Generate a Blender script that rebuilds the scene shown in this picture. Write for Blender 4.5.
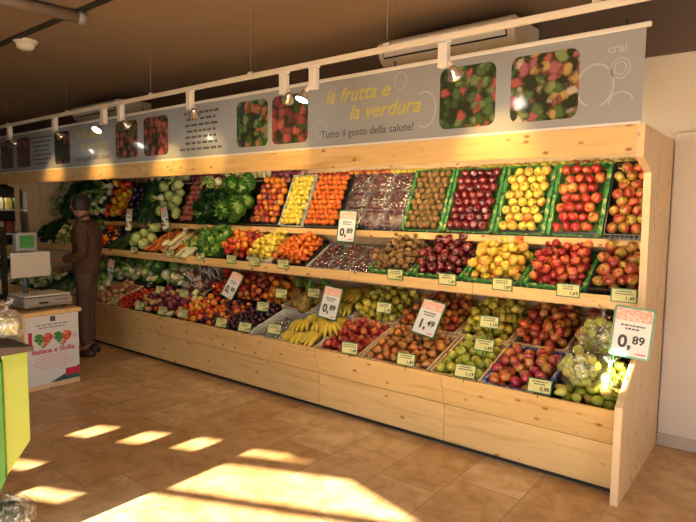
import bpy, bmesh, math, random
from mathutils import Vector, Matrix, Euler, noise
for o in list(bpy.data.objects): bpy.data.objects.remove(o)
S = bpy.context.scene
COL = S.collection
R = random.Random(7)
PI = math.pi

# ------------------------------------------------------------------ camera
cam_d = bpy.data.cameras.new('camera'); cam = bpy.data.objects.new('camera', cam_d); COL.objects.link(cam)
yaw, pit, rol = math.radians(38.118), math.radians(4.945), math.radians(-0.709)
fw = Vector((-math.sin(yaw)*math.cos(pit), math.cos(yaw)*math.cos(pit), -math.sin(pit)))
rt = Vector((math.cos(yaw), math.sin(yaw), 0)); dn = fw.cross(rt)
r2 = math.cos(rol)*rt + math.sin(rol)*dn; d2 = -math.sin(rol)*rt + math.cos(rol)*dn
m = Matrix((r2, -d2, -fw)).transposed().to_4x4(); m.translation = Vector((0.7105, -3.398, 1.6))
cam.matrix_world = m
cam_d.sensor_width = 36; cam_d.lens = 565.94/696*36; cam_d.clip_start = 0.02; cam_d.clip_end = 200
S.camera = cam

# ------------------------------------------------------------------ exposure, sky, sun, daylight
S.view_settings.view_transform = 'Standard'; S.view_settings.look = 'None'
S.view_settings.gamma = 1; S.view_settings.use_curve_mapping = False
S.view_settings.exposure = 0.0
S.cycles.use_denoising = True
S.cycles.max_bounces = 7; S.cycles.transparent_max_bounces = 12
S.cycles.sample_clamp_indirect = 6
S.cycles.caustics_reflective = False; S.cycles.caustics_refractive = False
W = bpy.data.worlds.new('sky'); S.world = W; W.use_nodes = True
bg = W.node_tree.nodes['Background']; bg.inputs[0].default_value = (0.86, 0.93, 1.0, 1); bg.inputs[1].default_value = 2.6
SUN_T = 0.41
sd = bpy.data.lights.new('sun', 'SUN'); sd.energy = 50; sd.angle = math.radians(0.6); sd.color = (1, 0.84, 0.58)
sun = bpy.data.objects.new('sun', sd); COL.objects.link(sun)
sun.rotation_euler = Vector((0, 1, -SUN_T)).to_track_quat('-Z', 'Y').to_euler()
def area(name, loc, direction, sx, sy, power, color, spread=180, portal=False):
    d = bpy.data.lights.new(name, 'AREA'); d.shape = 'RECTANGLE'; d.size = sx; d.size_y = sy; d.energy = power; d.color = color
    d.spread = math.radians(spread)
    o = bpy.data.objects.new(name, d); COL.objects.link(o); o.location = loc
    o.rotation_euler = Vector(direction).to_track_quat('-Z', 'Y').to_euler()
    if portal: d.cycles.is_portal = True
    return o
# daylight entering through the big shop window behind the camera
SW = Vector((1, 0.44, 0)).normalized(); SN = Vector((-0.44, 1, 0)).normalized()
def wy(x): return -3.8 + 0.44*(x - 0.71)
dl = area('daylight_window', (-0.55, wy(-0.55), 0.78) , SN, 3.6, 1.15, 42, (0.92, 0.96, 1.0)); dl.location += SN*0.06
dl.rotation_euler = Matrix((SW, Vector((0,0,1)), -SN)).transposed().to_euler()
dl2 = area('fill_light_right', (2.57, -2.0, 1.2), (-1, 0, 0), 0.95, 2.0, 40, (0.95, 0.97, 1.0))  # added fill light on the right wall, which has no opening

# ------------------------------------------------------------------ helpers
def link(o): COL.objects.link(o); return o
def props(o, label=None, cat=None, group=None, kind=None):
    if label: o['label'] = label
    if cat: o['category'] = cat
    if group: o['group'] = group
    if kind: o['kind'] = kind
    return o
def empty(name, loc, label, cat, group=None, rot=(0, 0, 0)):
    o = link(bpy.data.objects.new(name, None)); o.location = loc; o.rotation_euler = rot; o.empty_display_size = 0.05
    return props(o, label, cat, group)
def mesh_of(bm, mats, smooth=False, name='mesh'):
    me = bpy.data.meshes.new(name); bm.normal_update(); bm.to_mesh(me); bm.free()
    for mt in (mats if isinstance(mats, (list, tuple)) else [mats]): me.materials.append(mt)
    if smooth:
        for p in me.polygons: p.use_smooth = True
    return me
def obj(name, me, parent=None, loc=(0, 0, 0), rot=(0, 0, 0), scale=None):
    o = link(bpy.data.objects.new(name, me)); o.location = loc; o.rotation_euler = rot
    if scale: o.scale = scale
    if parent: o.parent = parent
    return o
def box(bm, x0, x1, y0, y1, z0, z1, mi=0, M=None):
    vs = [bm.verts.new((x, y, z)) for z in (z0, z1) for y in (y0, y1) for x in (x0, x1)]
    fs = [(0, 2, 3, 1), (4, 5, 7, 6), (0, 1, 5, 4), (2, 6, 7, 3), (0, 4, 6, 2), (1, 3, 7, 5)]
    for f in fs:
        fc = bm.faces.new([vs[i] for i in f]); fc.material_index = mi
    if M:
        for v in vs: v.co = M @ v.co
    return vs
def bevel(bm, w=0.004, seg=1):
    bmesh.ops.bevel(bm, geom=list(bm.edges), offset=w, segments=seg, affect='EDGES', profile=0.5)
def boxmesh(dims, mat, bev=0.0):
    bm = bmesh.new(); box(bm, *dims)
    if bev: bevel(bm, bev)
    return mesh_of(bm, mat)
def prism(bm, pts, axis, a, b, mi=0):
    """extrude polygon pts between a and b along axis ('x': pts=(y,z), 'y': pts=(x,z), 'z': pts=(x,y))"""
    def mk(p, t):
        return {'x': (t, p[0], p[1]), 'y': (p[0], t, p[1]), 'z': (p[0], p[1], t)}[axis]
    A = [bm.verts.new(mk(p, a)) for p in pts]; B = [bm.verts.new(mk(p, b)) for p in pts]
    n = len(pts); fs = [bm.faces.new(A[::-1]), bm.faces.new(B)]
    for i in range(n): fs.append(bm.faces.new((A[i], A[(i+1) % n], B[(i+1) % n], B[i])))
    for f in fs: f.material_index = mi
    bmesh.ops.recalc_face_normals(bm, faces=fs)
def tube(bm, pts, rad, seg=8, mi=0, cap=True):
    rings = []
    for i, p in enumerate(pts):
        p = Vector(p); r = rad[i] if isinstance(rad, (list, tuple)) else rad
        t = (Vector(pts[min(i+1, len(pts)-1)]) - Vector(pts[max(i-1, 0)])).normalized()
        u = t.orthogonal().normalized() if i == 0 else (u - t*u.dot(t)).normalized()
        w = t.cross(u)
        rings.append([bm.verts.new(p + (u*math.cos(2*PI*k/seg) + w*math.sin(2*PI*k/seg))*r) for k in range(seg)])
    for a, b in zip(rings, rings[1:]):
        for k in range(seg):
            f = bm.faces.new((a[k], a[(k+1) % seg], b[(k+1) % seg], b[k])); f.material_index = mi; f.smooth = True
    if cap:
        for rg, fl in ((rings[0], True), (rings[-1], False)):
            f = bm.faces.new(rg[::-1] if fl else rg); f.material_index = mi
def lathe(bm, prof, seg=14, mod=None, mi=0, off=(0, 0, 0), closed=True):
    """prof: list of (r,z) bottom to top; first/last r may be 0"""
    rings = []
    for r, z in prof:
        if r < 1e-6: rings.append([bm.verts.new((off[0], off[1], z+off[2]))])
        else:
            rg = []
            for k in range(seg):
                a = 2*PI*k/seg; rr = r*(mod(a, z) if mod else 1)
                rg.append(bm.verts.new((off[0]+rr*math.cos(a), off[1]+rr*math.sin(a), z+off[2])))
            rings.append(rg)
    for a, b in zip(rings, rings[1:]):
        for k in range(seg):
            k2 = (k+1) % seg
            if len(a) == 1 and len(b) == 1: continue
            if len(a) == 1: f = bm.faces.new((a[0], b[k2], b[k]))
            elif len(b) == 1: f = bm.faces.new((a[k], a[k2], b[0]))
            else: f = bm.faces.new((a[k], a[k2], b[k2], b[k]))
            f.material_index = mi; f.smooth = True

# ------------------------------------------------------------------ materials
def new_mat(name):
    mt = bpy.data.materials.new(name); mt.use_nodes = True
    nt = mt.node_tree; b = nt.nodes['Principled BSDF']
    return mt, nt, b
def N(nt, t, **kw):
    n = nt.nodes.new(t)
    for k, v in kw.items(): setattr(n, k, v)
    return n
def plain(name, col, rough=0.5, metal=0, emit=None, estr=0, coat=0, trans=0, alpha=1):
    mt, nt, b = new_mat(name)
    b.inputs['Base Color'].default_value = (*col, 1); b.inputs['Roughness'].default_value = rough
    b.inputs['Metallic'].default_value = metal; b.inputs['Coat Weight'].default_value = coat
    b.inputs['Transmission Weight'].default_value = trans; b.inputs['Alpha'].default_value = alpha
    if emit: b.inputs['Emission Color'].default_value = (*emit, 1); b.inputs['Emission Strength'].default_value = estr
    return mt
def ramp(nt, stops, interp='LINEAR'):
    r = N(nt, 'ShaderNodeValToRGB'); r.color_ramp.interpolation = interp
    e = r.color_ramp.elements
    while len(e) < len(stops): e.new(0.5)
    for k, (p, c) in enumerate(stops): e[k].position = p; e[k].color = (*c, 1)
    return r
def pine(name, axis='X', light=(0.74, 0.51, 0.215), dark=(0.60, 0.37, 0.125), rough=0.45):
    mt, nt, b = new_mat(name); L = nt.links
    tc = N(nt, 'ShaderNodeTexCoord'); oi = N(nt, 'ShaderNodeObjectInfo')
    add = N(nt, 'ShaderNodeVectorMath', operation='ADD'); sc = N(nt, 'ShaderNodeVectorMath', operation='SCALE')
    comb = N(nt, 'ShaderNodeCombineXYZ')
    L.new(oi.outputs['Random'], comb.inputs[0]); L.new(oi.outputs['Random'], comb.inputs[1]); L.new(oi.outputs['Random'], comb.inputs[2])
    L.new(comb.outputs[0], sc.inputs[0]); sc.inputs['Scale'].default_value = 17
    L.new(tc.outputs['Object'], add.inputs[0]); L.new(sc.outputs[0], add.inputs[1])
    mp = N(nt, 'ShaderNodeMapping')
    s = {'X': (0.6, 7, 7), 'Y': (7, 0.6, 7), 'Z': (7, 7, 0.6)}[axis]
    mp.inputs['Scale'].default_value = s; L.new(add.outputs[0], mp.inputs[0])
    n1 = N(nt, 'ShaderNodeTexNoise'); n1.inputs['Scale'].default_value = 2.2; n1.inputs['Detail'].default_value = 6; n1.inputs['Distortion'].default_value = 1.2
    L.new(mp.outputs[0], n1.inputs['Vector'])
    n2 = N(nt, 'ShaderNodeTexNoise'); n2.inputs['Scale'].default_value = 9; n2.inputs['Detail'].default_value = 3
    L.new(mp.outputs[0], n2.inputs['Vector'])
    mx = N(nt, 'ShaderNodeMath', operation='MULTIPLY_ADD'); L.new(n2.outputs[0], mx.inputs[0]); mx.inputs[1].default_value = 0.35
    L.new(n1.outputs[0], mx.inputs[2])
    cr = ramp(nt, [(0.42, dark), (0.62, light), (0.85, tuple(min(1, c*1.08) for c in light))]); L.new(mx.outputs[0], cr.inputs[0])
    # knots
    mk = N(nt, 'ShaderNodeMapping'); mk.inputs['Scale'].default_value = {'X': (6.5, 12, 12), 'Y': (12, 6.5, 12), 'Z': (12, 12, 6.5)}[axis]
    L.new(add.outputs[0], mk.inputs[0])
    vo = N(nt, 'ShaderNodeTexVoronoi'); vo.inputs['Scale'].default_value = 1.0; L.new(mk.outputs[0], vo.inputs['Vector'])
    kr = ramp(nt, [(0.06, (1, 1, 1)), (0.17, (0, 0, 0))]); L.new(vo.outputs['Distance'], kr.inputs[0])
    km = N(nt, 'ShaderNodeMix', data_type='RGBA'); L.new(kr.outputs[0], km.inputs['Factor']); L.new(cr.outputs[0], km.inputs[6])
    km.inputs[7].default_value = (0.30, 0.115, 0.04, 1)
    L.new(km.outputs[2], b.inputs['Base Color']); b.inputs['Roughness'].default_value = rough
    return mt
def fruit(name, c1, c2, c3=None, scale=6, rough=0.32, lo=0.4, hi=0.6, stretch=(1, 1, 1), coat=0.25, bump=0, vary=0.25):
    """skin: noise between two or three colours, shifted per fruit"""
    mt, nt, b = new_mat(name); L = nt.links
    tc = N(nt, 'ShaderNodeTexCoord'); oi = N(nt, 'ShaderNodeObjectInfo')
    sc = N(nt, 'ShaderNodeMath', operation='MULTIPLY'); L.new(oi.outputs['Random'], sc.inputs[0]); sc.inputs[1].default_value = 40
    mp = N(nt, 'ShaderNodeMapping'); mp.inputs['Scale'].default_value = stretch; L.new(tc.outputs['Object'], mp.inputs[0])
    cb = N(nt, 'ShaderNodeCombineXYZ'); L.new(sc.outputs[0], cb.inputs[0]); L.new(sc.outputs[0], cb.inputs[2]); L.new(cb.outputs[0], mp.inputs['Location'])
    n1 = N(nt, 'ShaderNodeTexNoise'); n1.inputs['Scale'].default_value = scale*2.2; n1.inputs['Detail'].default_value = 3
    L.new(mp.outputs[0], n1.inputs['Vector'])
    ad = N(nt, 'ShaderNodeMath', operation='MULTIPLY_ADD'); L.new(oi.outputs['Random'], ad.inputs[0]); ad.inputs[1].default_value = vary; L.new(n1.outputs[0], ad.inputs[2])
    su = N(nt, 'ShaderNodeMath', operation='SUBTRACT'); L.new(ad.outputs[0], su.inputs[0]); su.inputs[1].default_value = vary/2
    st = [(lo, c1), (hi, c2)] + ([(min(1, hi+0.13), c3)] if c3 else [])
    cr = ramp(nt, st); L.new(su.outputs[0], cr.inputs[0]); L.new(cr.outputs[0], b.inputs['Base Color'])
    b.inputs['Roughness'].default_value = rough; b.inputs['Coat Weight'].default_value = coat; b.inputs['Coat Roughness'].default_value = 0.15
    if bump:
        n3 = N(nt, 'ShaderNodeTexNoise'); n3.inputs['Scale'].default_value = bump; L.new(tc.outputs['Object'], n3.inputs['Vector'])
        bp = N(nt, 'ShaderNodeBump'); bp.inputs['Strength'].default_value = 0.5; bp.inputs['Distance'].default_value = 0.004
        L.new(n3.outputs[0], bp.inputs['Height']); L.new(bp.outputs[0], b.inputs['Normal'])
    return mt
def speckle(name, cols, scale=120, rough=0.6):
    """print made of cells of several colours"""
    mt, nt, b = new_mat(name); L = nt.links
    tc = N(nt, 'ShaderNodeTexCoord'); vo = N(nt, 'ShaderNodeTexVoronoi'); vo.inputs['Scale'].default_value = scale
    L.new(tc.outputs['Object'], vo.inputs['Vector'])
    sp = N(nt, 'ShaderNodeSeparateColor'); L.new(vo.outputs['Color'], sp.inputs[0])
    cr = ramp(nt, [(k/len(cols), c) for k, c in enumerate(cols)], 'CONSTANT'); L.new(sp.outputs[0], cr.inputs[0])
    L.new(cr.outputs[0], b.inputs['Base Color']); b.inputs['Roughness'].default_value = rough
    return mt
def photo_print(name, cols, scale=16, gloss=0.12, edge=(0.04, 0.05, 0.02)):
    """rounded blobs of fruit colours on a dark ground, as printed on a banner"""
    mt, nt, b = new_mat(name); L = nt.links
    tc = N(nt, 'ShaderNodeTexCoord'); vo = N(nt, 'ShaderNodeTexVoronoi'); vo.inputs['Scale'].default_value = scale
    vo.inputs['Randomness'].default_value = 0.8
    nz = N(nt, 'ShaderNodeTexNoise'); nz.inputs['Scale'].default_value = scale*0.8
    mxv = N(nt, 'ShaderNodeMix', data_type='RGBA'); mxv.inputs['Factor'].default_value = 0.08
    L.new(tc.outputs['Object'], mxv.inputs[6]); L.new(tc.outputs['Object'], nz.inputs['Vector']); L.new(nz.outputs['Color'], mxv.inputs[7])
    L.new(mxv.outputs[2], vo.inputs['Vector'])
    sp = N(nt, 'ShaderNodeSeparateColor'); L.new(vo.outputs['Color'], sp.inputs[0])
    cr = ramp(nt, [(k/len(cols), c) for k, c in enumerate(cols)], 'CONSTANT'); L.new(sp.outputs[0], cr.inputs[0])
    er = ramp(nt, [(0.35, (0, 0, 0)), (0.75, (1, 1, 1))]); L.new(vo.outputs['Distance'], er.inputs[0])
    mx = N(nt, 'ShaderNodeMix', data_type='RGBA'); L.new(er.outputs[0], mx.inputs['Factor']); L.new(cr.outputs[0], mx.inputs[6])
    mx.inputs[7].default_value = (*edge, 1)
    hs = N(nt, 'ShaderNodeHueSaturation'); hs.inputs['Saturation'].default_value = 0.8; hs.inputs['Value'].default_value = 0.75; L.new(mx.outputs[2], hs.inputs['Color']); L.new(hs.outputs[0], b.inputs['Base Color']); b.inputs['Roughness'].default_value = gloss
    return mt

M = {}
M['pine'] = pine('pine_along', 'X')
M['pine_z'] = pine('pine_upright', 'Z', (0.76, 0.56, 0.32), (0.66, 0.44, 0.21))
M['pine_dull'] = pine('pine_back', 'X', (0.62, 0.44, 0.25), (0.5, 0.32, 0.16))
M['white'] = plain('white_plastic', (0.78, 0.76, 0.70), 0.35)
M['cream'] = plain('cream_paint', (0.72, 0.68, 0.58), 0.4)
M['black'] = plain('black_plastic', (0.012, 0.012, 0.013), 0.4)
M['black_metal'] = plain('black_metal', (0.015, 0.013, 0.012), 0.35, 0.3)
M['grey'] = plain('grey_plastic', (0.25, 0.27, 0.28), 0.45)
M['silver'] = plain('brushed_steel', (0.5, 0.52, 0.53), 0.35, 0.7)
M['dark_gap'] = plain('dark_gap', (0.02, 0.018, 0.015), 0.7)
M['green_frame'] = plain('green_plastic', (0.02, 0.13, 0.05), 0.4)
M['tag_yellow'] = plain('yellow_card', (0.68, 0.68, 0.30), 0.55)
M['paper'] = plain('paper', (0.70, 0.72, 0.71), 0.5)
M['ink'] = plain('ink', (0.03, 0.03, 0.03), 0.6)
M['ink_grey'] = plain('grey_ink', (0.07, 0.085, 0.10), 0.6)
M['ink_red'] = plain('red_ink', (0.55, 0.02, 0.07), 0.6)
M['ink_pink'] = plain('pink_ink', (0.75, 0.25, 0.28), 0.6)
M['ink_lime'] = plain('lime_ink', (0.56, 0.52, 0.10), 0.5)
M['header'] = speckle('sign_header', [(0.75, 0.40, 0.30), (0.78, 0.52, 0.40), (0.80, 0.62, 0.52), (0.72, 0.34, 0.27)], 110)
M['carton_green'] = speckle('green_carton', [(0.04, 0.21, 0.045), (0.06, 0.27, 0.06), (0.05, 0.24, 0.05), (0.05, 0.23, 0.05), (0.38, 0.42, 0.14), (0.01, 0.08, 0.025)], 40)
M['carton_pale'] = speckle('pale_carton', [(0.55, 0.65, 0.6), (0.6, 0.7, 0.66), (0.42, 0.58, 0.56), (0.7, 0.72, 0.62)], 30)
M['carton_white'] = speckle('white_carton', [(0.62, 0.6, 0.52), (0.66, 0.64, 0.56), (0.6, 0.58, 0.5)], 30)
M['carton_blue'] = speckle('blue_liner', [(0.05, 0.1, 0.45), (0.1, 0.2, 0.55), (0.55, 0.6, 0.7), (0.03, 0.06, 0.3)], 40)
M['wood_crate'] = pine('crate_wood', 'Y', (0.72, 0.53, 0.32), (0.6, 0.42, 0.23))
M['dark_green_crate'] = plain('dark_green_crate', (0.01, 0.05, 0.025), 0.4)
M['stem'] = plain('brown_stem', (0.09, 0.045, 0.015), 0.7)
M['leaf'] = fruit('green_leaf', (0.035, 0.14, 0.015), (0.10, 0.27, 0.03), (0.2, 0.38, 0.06), 5, 0.5, coat=0.05)
M['leaf_pale'] = fruit('pale_leaf', (0.18, 0.36, 0.06), (0.38, 0.52, 0.14), (0.55, 0.62, 0.26), 5, 0.5, coat=0.05)
M['leaf_dark'] = fruit('dark_leaf', (0.010, 0.045, 0.008), (0.022, 0.085, 0.015), (0.05, 0.15, 0.03), 6, 0.5, coat=0.05)
def film(name, op=0.25, rough=0.12, milk=0.0):
    mt, nt, b = new_mat(name); L = nt.links
    gl = N(nt, 'ShaderNodeBsdfGlossy'); gl.inputs['Roughness'].default_value = rough; gl.inputs['Color'].default_value = (0.95, 0.95, 0.95, 1)
    df = N(nt, 'ShaderNodeBsdfDiffuse'); df.inputs['Color'].default_value = (0.75, 0.77, 0.77, 1)
    gd = N(nt, 'ShaderNodeMixShader'); gd.inputs[0].default_value = milk; L.new(gl.outputs[0], gd.inputs[1]); L.new(df.outputs[0], gd.inputs[2])
    tr = N(nt, 'ShaderNodeBsdfTransparent'); mx = N(nt, 'ShaderNodeMixShader')
    nz = N(nt, 'ShaderNodeTexNoise'); nz.inputs['Scale'].default_value = 45; nz.inputs['Detail'].default_value = 4
    tc = N(nt, 'ShaderNodeTexCoord'); L.new(tc.outputs['Object'], nz.inputs['Vector'])
    rr = ramp(nt, [(0.45, (op*0.3,)*3), (0.62, (min(1, op*2.2),)*3)]); L.new(nz.outputs[0], rr.inputs[0]); L.new(rr.outputs[0], mx.inputs[0])
    bp = N(nt, 'ShaderNodeBump'); bp.inputs['Strength'].default_value = 1.0; bp.inputs['Distance'].default_value = 0.02
    L.new(nz.outputs[0], bp.inputs['Height']); L.new(bp.outputs[0], gl.inputs['Normal'])
    L.new(tr.outputs[0], mx.inputs[1]); L.new(gd.outputs[0], mx.inputs[2]); L.new(mx.outputs[0], nt.nodes['Material Output'].inputs['Surface'])
    return mt
M['film'] = film('clear_film', 0.16, 0.15)
M['film_dense'] = film('crumpled_clear_film', 0.3, 0.2, 0.5)
M['lamp_on'] = plain('lamp_glow', (1, 1, 1), 0.3, emit=(1, 0.93, 0.8), estr=28)
M['lamp_glass'] = plain('lamp_reflector', (0.65, 0.6, 0.52), 0.15, 0.8)

# floor: travertine tiles
def floor_mat():
    mt, nt, b = new_mat('travertine_tiles'); L = nt.links
    tc = N(nt, 'ShaderNodeTexCoord'); mp = N(nt, 'ShaderNodeMapping'); L.new(tc.outputs['Object'], mp.inputs[0])
    mp.inputs['Rotation'].default_value = (0, 0, PI/2)
    br = N(nt, 'ShaderNodeTexBrick'); br.offset = 0.37; L.new(mp.outputs[0], br.inputs['Vector'])
    br.inputs['Scale'].default_value = 1; br.inputs['Brick Width'].default_value = 0.62; br.inputs['Row Height'].default_value = 0.40
    br.inputs['Mortar Size'].default_value = 0.004; br.inputs['Mortar Smooth'].default_value = 0.3; br.inputs['Bias'].default_value = 0.0
    br.inputs['Color1'].default_value = (0, 0, 0, 1); br.inputs['Color2'].default_value = (1, 1, 1, 1); br.inputs['Mortar'].default_value = (0.5, 0.5, 0.5, 1)
    tile = ramp(nt, [(0.0, (0.53, 0.335, 0.155)), (0.55, (0.58, 0.385, 0.19)), (1.0, (0.70, 0.52, 0.30))]); L.new(br.outputs['Color'], tile.inputs[0])
    nz = N(nt, 'ShaderNodeTexNoise'); nz.inputs['Scale'].default_value = 6.5; nz.inputs['Detail'].default_value = 9; nz.inputs['Roughness'].default_value = 0.66; nz.inputs['Distortion'].default_value = 0.5; L.new(tc.outputs['Object'], nz.inputs['Vector'])
    cl = ramp(nt, [(0.38, (0.80, 0.72, 0.60)), (0.5, (1.0, 0.97, 0.93)), (0.62, (1.15, 1.2, 1.28))]); L.new(nz.outputs[0], cl.inputs[0])
    mu = N(nt, 'ShaderNodeMix', data_type='RGBA', blend_type='MULTIPLY'); mu.inputs['Factor'].default_value = 1
    L.new(tile.outputs[0], mu.inputs[6]); L.new(cl.outputs[0], mu.inputs[7])
    gr = N(nt, 'ShaderNodeMix', data_type='RGBA'); L.new(br.outputs['Fac'], gr.inputs['Factor']); L.new(mu.outputs[2], gr.inputs[6]); gr.inputs[7].default_value = (0.36, 0.25, 0.16, 1)
    L.new(gr.outputs[2], b.inputs['Base Color'])
    rr = ramp(nt, [(0.3, (0.3,)*3), (0.7, (0.5,)*3)]); L.new(nz.outputs[0], rr.inputs[0]); L.new(rr.outputs[0], b.inputs['Roughness'])
    return mt
M['floor'] = floor_mat()
def paint(name, col, col2, scale=1.2):
    mt, nt, b = new_mat(name); L = nt.links
    tc = N(nt, 'ShaderNodeTexCoord'); nz = N(nt, 'ShaderNodeTexNoise'); nz.inputs['Scale'].default_value = scale; L.new(tc.outputs['Object'], nz.inputs['Vector'])
    cr = ramp(nt, [(0.35, col), (0.65, col2)]); L.new(nz.outputs[0], cr.inputs[0]); L.new(cr.outputs[0], b.inputs['Base Color']); b.inputs['Roughness'].default_value = 0.75
    return mt
M['ceiling'] = paint('brown_ceiling_paint', (0.255, 0.175, 0.112), (0.27, 0.187, 0.12))
M['taupe'] = paint('dark_taupe_paint', (0.115, 0.083, 0.066), (0.125, 0.09, 0.07))
M['wallpaint'] = paint('off_white_paint', (0.66, 0.60, 0.52), (0.69, 0.63, 0.55))
M['walllow'] = paint('warm_white_paint', (0.74, 0.66, 0.56), (0.78, 0.70, 0.60))

# ------------------------------------------------------------------ setting
def struct(name, bm, mat, smooth=False):
    o = obj(name, mesh_of(bm, mat, smooth)); o['kind'] = 'structure'; return o
CEIL = 3.1
bm = bmesh.new(); box(bm, -13, 3.2, -12, 1.3, -0.1, 0.0); struct('floor', bm, M['floor'])
bm = bmesh.new(); prism(bm, [(-13, 1.3), (-13, wy(-13)-0.02), (3.2, wy(3.2)-0.02), (3.2, 1.3)], 'z', CEIL, CEIL+0.1); struct('ceiling', bm, M['ceiling'])
bm = bmesh.new(); box(bm, -13, 3.2, 1.04, 1.2, 0, 2.69); struct('wall_back', bm, M['wallpaint'])
bm = bmesh.new(); box(bm, -13, 3.2, 1.0, 1.2, 2.69, CEIL); struct('wall_back_upper', bm, M['taupe'])
bm = bmesh.new(); box(bm, 0.045, 3.2, 1.0, 1.04, 0, 2.16); bevel(bm, 0.006); struct('trim_1', bm, M['walllow'])
bm = bmesh.new(); box(bm, 0.045, 3.2, 0.985, 1.0, 0, 0.085); bevel(bm, 0.003); struct('baseboard_back', bm, paint('stone_skirting', (0.5, 0.42, 0.35), (0.58, 0.5, 0.42), 9))
bm = bmesh.new(); box(bm, 2.6, 2.7, -4, 1.2, 0, CEIL); struct('wall_right', bm, M['wallpaint'])
bm = bmesh.new()
for a in ((-2.58, -2.5), (-1.5, -1.42)): box(bm, 2.575, 2.6, a[0], a[1], 0, 2.26)
box(bm, 2.575, 2.6, -2.5, -1.5, 2.2, 2.26); dr = struct('added_door_1', bm, M['cream'])  # surround added to dress the fill light; the wall behind is solid
bm = bmesh.new(); box(bm, 2.585, 2.598, -2.5, -1.5, 0.0, 2.2); obj('added_pane', mesh_of(bm, plain('added_pane_face', (0.5, 0.56, 0.6), 0.1)), dr)  # opaque pane added behind the fill light
bm = bmesh.new(); box(bm, -13, -12.9, -12, 1.2, 0, CEIL); struct('wall_left', bm, M['wallpaint'])
# shop front behind the camera: unseen wall, its openings cut to shape the sun patches
XB = [-12.95]; holes = [(-3.25, -3.09, 1.64, 1.735), (-2.87, -2.71, 1.64, 1.735), (-2.50, -2.335, 1.645, 1.735), (-3.3, -2.9, 1.40, 1.455),
         (-2.06, -1.5, 1.655, 1.70), (-2.62, -2.33, 1.28, 1.335), (-2.03, -1.31, 1.42, 1.59), (-1.31, -0.70, 1.42, 1.59), (-2.2, -0.7, 0.2, 1.385), (-0.7, 1.2, 0.2, 1.25), (-0.14, 0.015, 2.31, 2.535)]  # last opening added to put sun on the apple bags
xs = sorted(set([-12.95, 2.65] + [h[0] for h in holes] + [h[1] for h in holes])); zs = sorted(set([0, CEIL] + [h[2] for h in holes] + [h[3] for h in holes]))
bm = bmesh.new()
for x0, x1 in zip(xs, xs[1:]):
    for z0, z1 in zip(zs, zs[1:]):
        xm, zm = (x0+x1)/2, (z0+z1)/2
        if any(h[0] < xm < h[1] and h[2] < zm < h[3] for h in holes): continue
        prism(bm, [(x0, wy(x0)), (x1, wy(x1)), (x1, wy(x1)-0.03), (x0, wy(x0)-0.03)], 'z', z0, z1)
# unseen blocker plates added to slant the edges of the sun patches
v = [bm.verts.new((x, wy(x)-0.015, z)) for x, z in ((-1.31, 1.59), (-0.70, 1.42), (-0.70, 1.59))]; bm.faces.new(v)
v = [bm.verts.new((x, wy(x)-0.015, z)) for x, z in ((-1.85, 1.70), (-1.76, 1.672), (-1.49, 1.655), (-1.49, 1.70))]; bm.faces.new(v)
struct('wall_front', bm, M['wallpaint'])
# narrow dark gap along the ceiling and the pale batten crossing it
bm = bmesh.new(); box(bm, -12.9, 2.6, -1.21, -1.15, CEIL-0.012, CEIL-0.001); struct('trim_2', bm, M['dark_gap'])

# ------------------------------------------------------------------ display furniture
XL = -8.25
SEAM = [0.0] + [-1.1-1.135*k for k in range(7)]
SEAM[-1] = XL
ORD = ['first', 'second', 'third', 'fourth', 'fifth', 'sixth', 'seventh']
for k in range(7):
    a, b_ = SEAM[k+1]+0.0015, SEAM[k]-0.0015
    e = empty('base_cabinet', ((a+b_)/2, 0, 0), 'pine base cabinet of the produce display, %s from the end panel by the white wall' % ORD[k], 'base cabinet', 'pine base cabinets')
    L_ = (b_-a)/2
    bm = bmesh.new(); box(bm, -L_, L_, 0, 0.02, 0.035, 0.295); bevel(bm, 0.002); obj('lower_board', mesh_of(bm, M['pine']), e)
    bm = bmesh.new(); prism(bm, [(0.0, 0.298), (-0.072, 0.515), (-0.052, 0.515), (0.02, 0.298)], 'x', -L_, L_); bevel(bm, 0.0015); obj('upper_board', mesh_of(bm, M['pine']), e)
    bm = bmesh.new(); box(bm, -L_, L_, 0.03, 0.05, 0.0, 0.29); obj('plinth', mesh_of(bm, M['dark_gap']), e)
    bm = bmesh.new(); prism(bm, [(0.0, 0.405), (0.97, 0.725), (0.97, 0.71), (0.0, 0.39)], 'x', -L_, L_); obj('sloped_deck', mesh_of(bm, M['pine_dull']), e)
    # mid shelf
    e = empty('display_shelf', ((a+b_)/2, 0.38, 1.03), 'pine middle shelf with knotty front board, %s from the end panel' % ORD[k], 'shelf', 'pine middle shelves')
    bm = bmesh.new(); box(bm, -L_, L_, 0.0, 0.022, -0.01, 0.067); bevel(bm, 0.002); obj('front_board', mesh_of(bm, M['pine']), e)
    bm = bmesh.new(); prism(bm, [(0.022, -0.008), (0.07, 0.019), (0.46, 0.243), (0.46, 0.23), (0.022, -0.02)], 'x', -L_, L_); obj('deck', mesh_of(bm, M['pine_dull']), e)
    e = empty('display_riser', ((a+b_)/2, 0.66, 1.3), 'pine riser board under the steep upper crates, %s from the end panel' % ORD[k], 'riser', 'pine riser boards')
    bm = bmesh.new(); box(bm, -L_, L_, 0.175, 0.19, -0.02, 0.10); obj('lower_riser', mesh_of(bm, M['pine_dull']), e)
    bm = bmesh.new(); box(bm, -L_, L_, 0.0, 0.02, 0.085, 0.14); bevel(bm, 0.002); obj('front_board', mesh_of(bm, M['pine']), e)
    bm = bmesh.new(); prism(bm, [(0.043, 0.128), (0.27, 0.638), (0.282, 0.632), (0.056, 0.122)], 'x', -L_, L_); obj('steep_deck', mesh_of(bm, M['pine_dull']), e)
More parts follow.
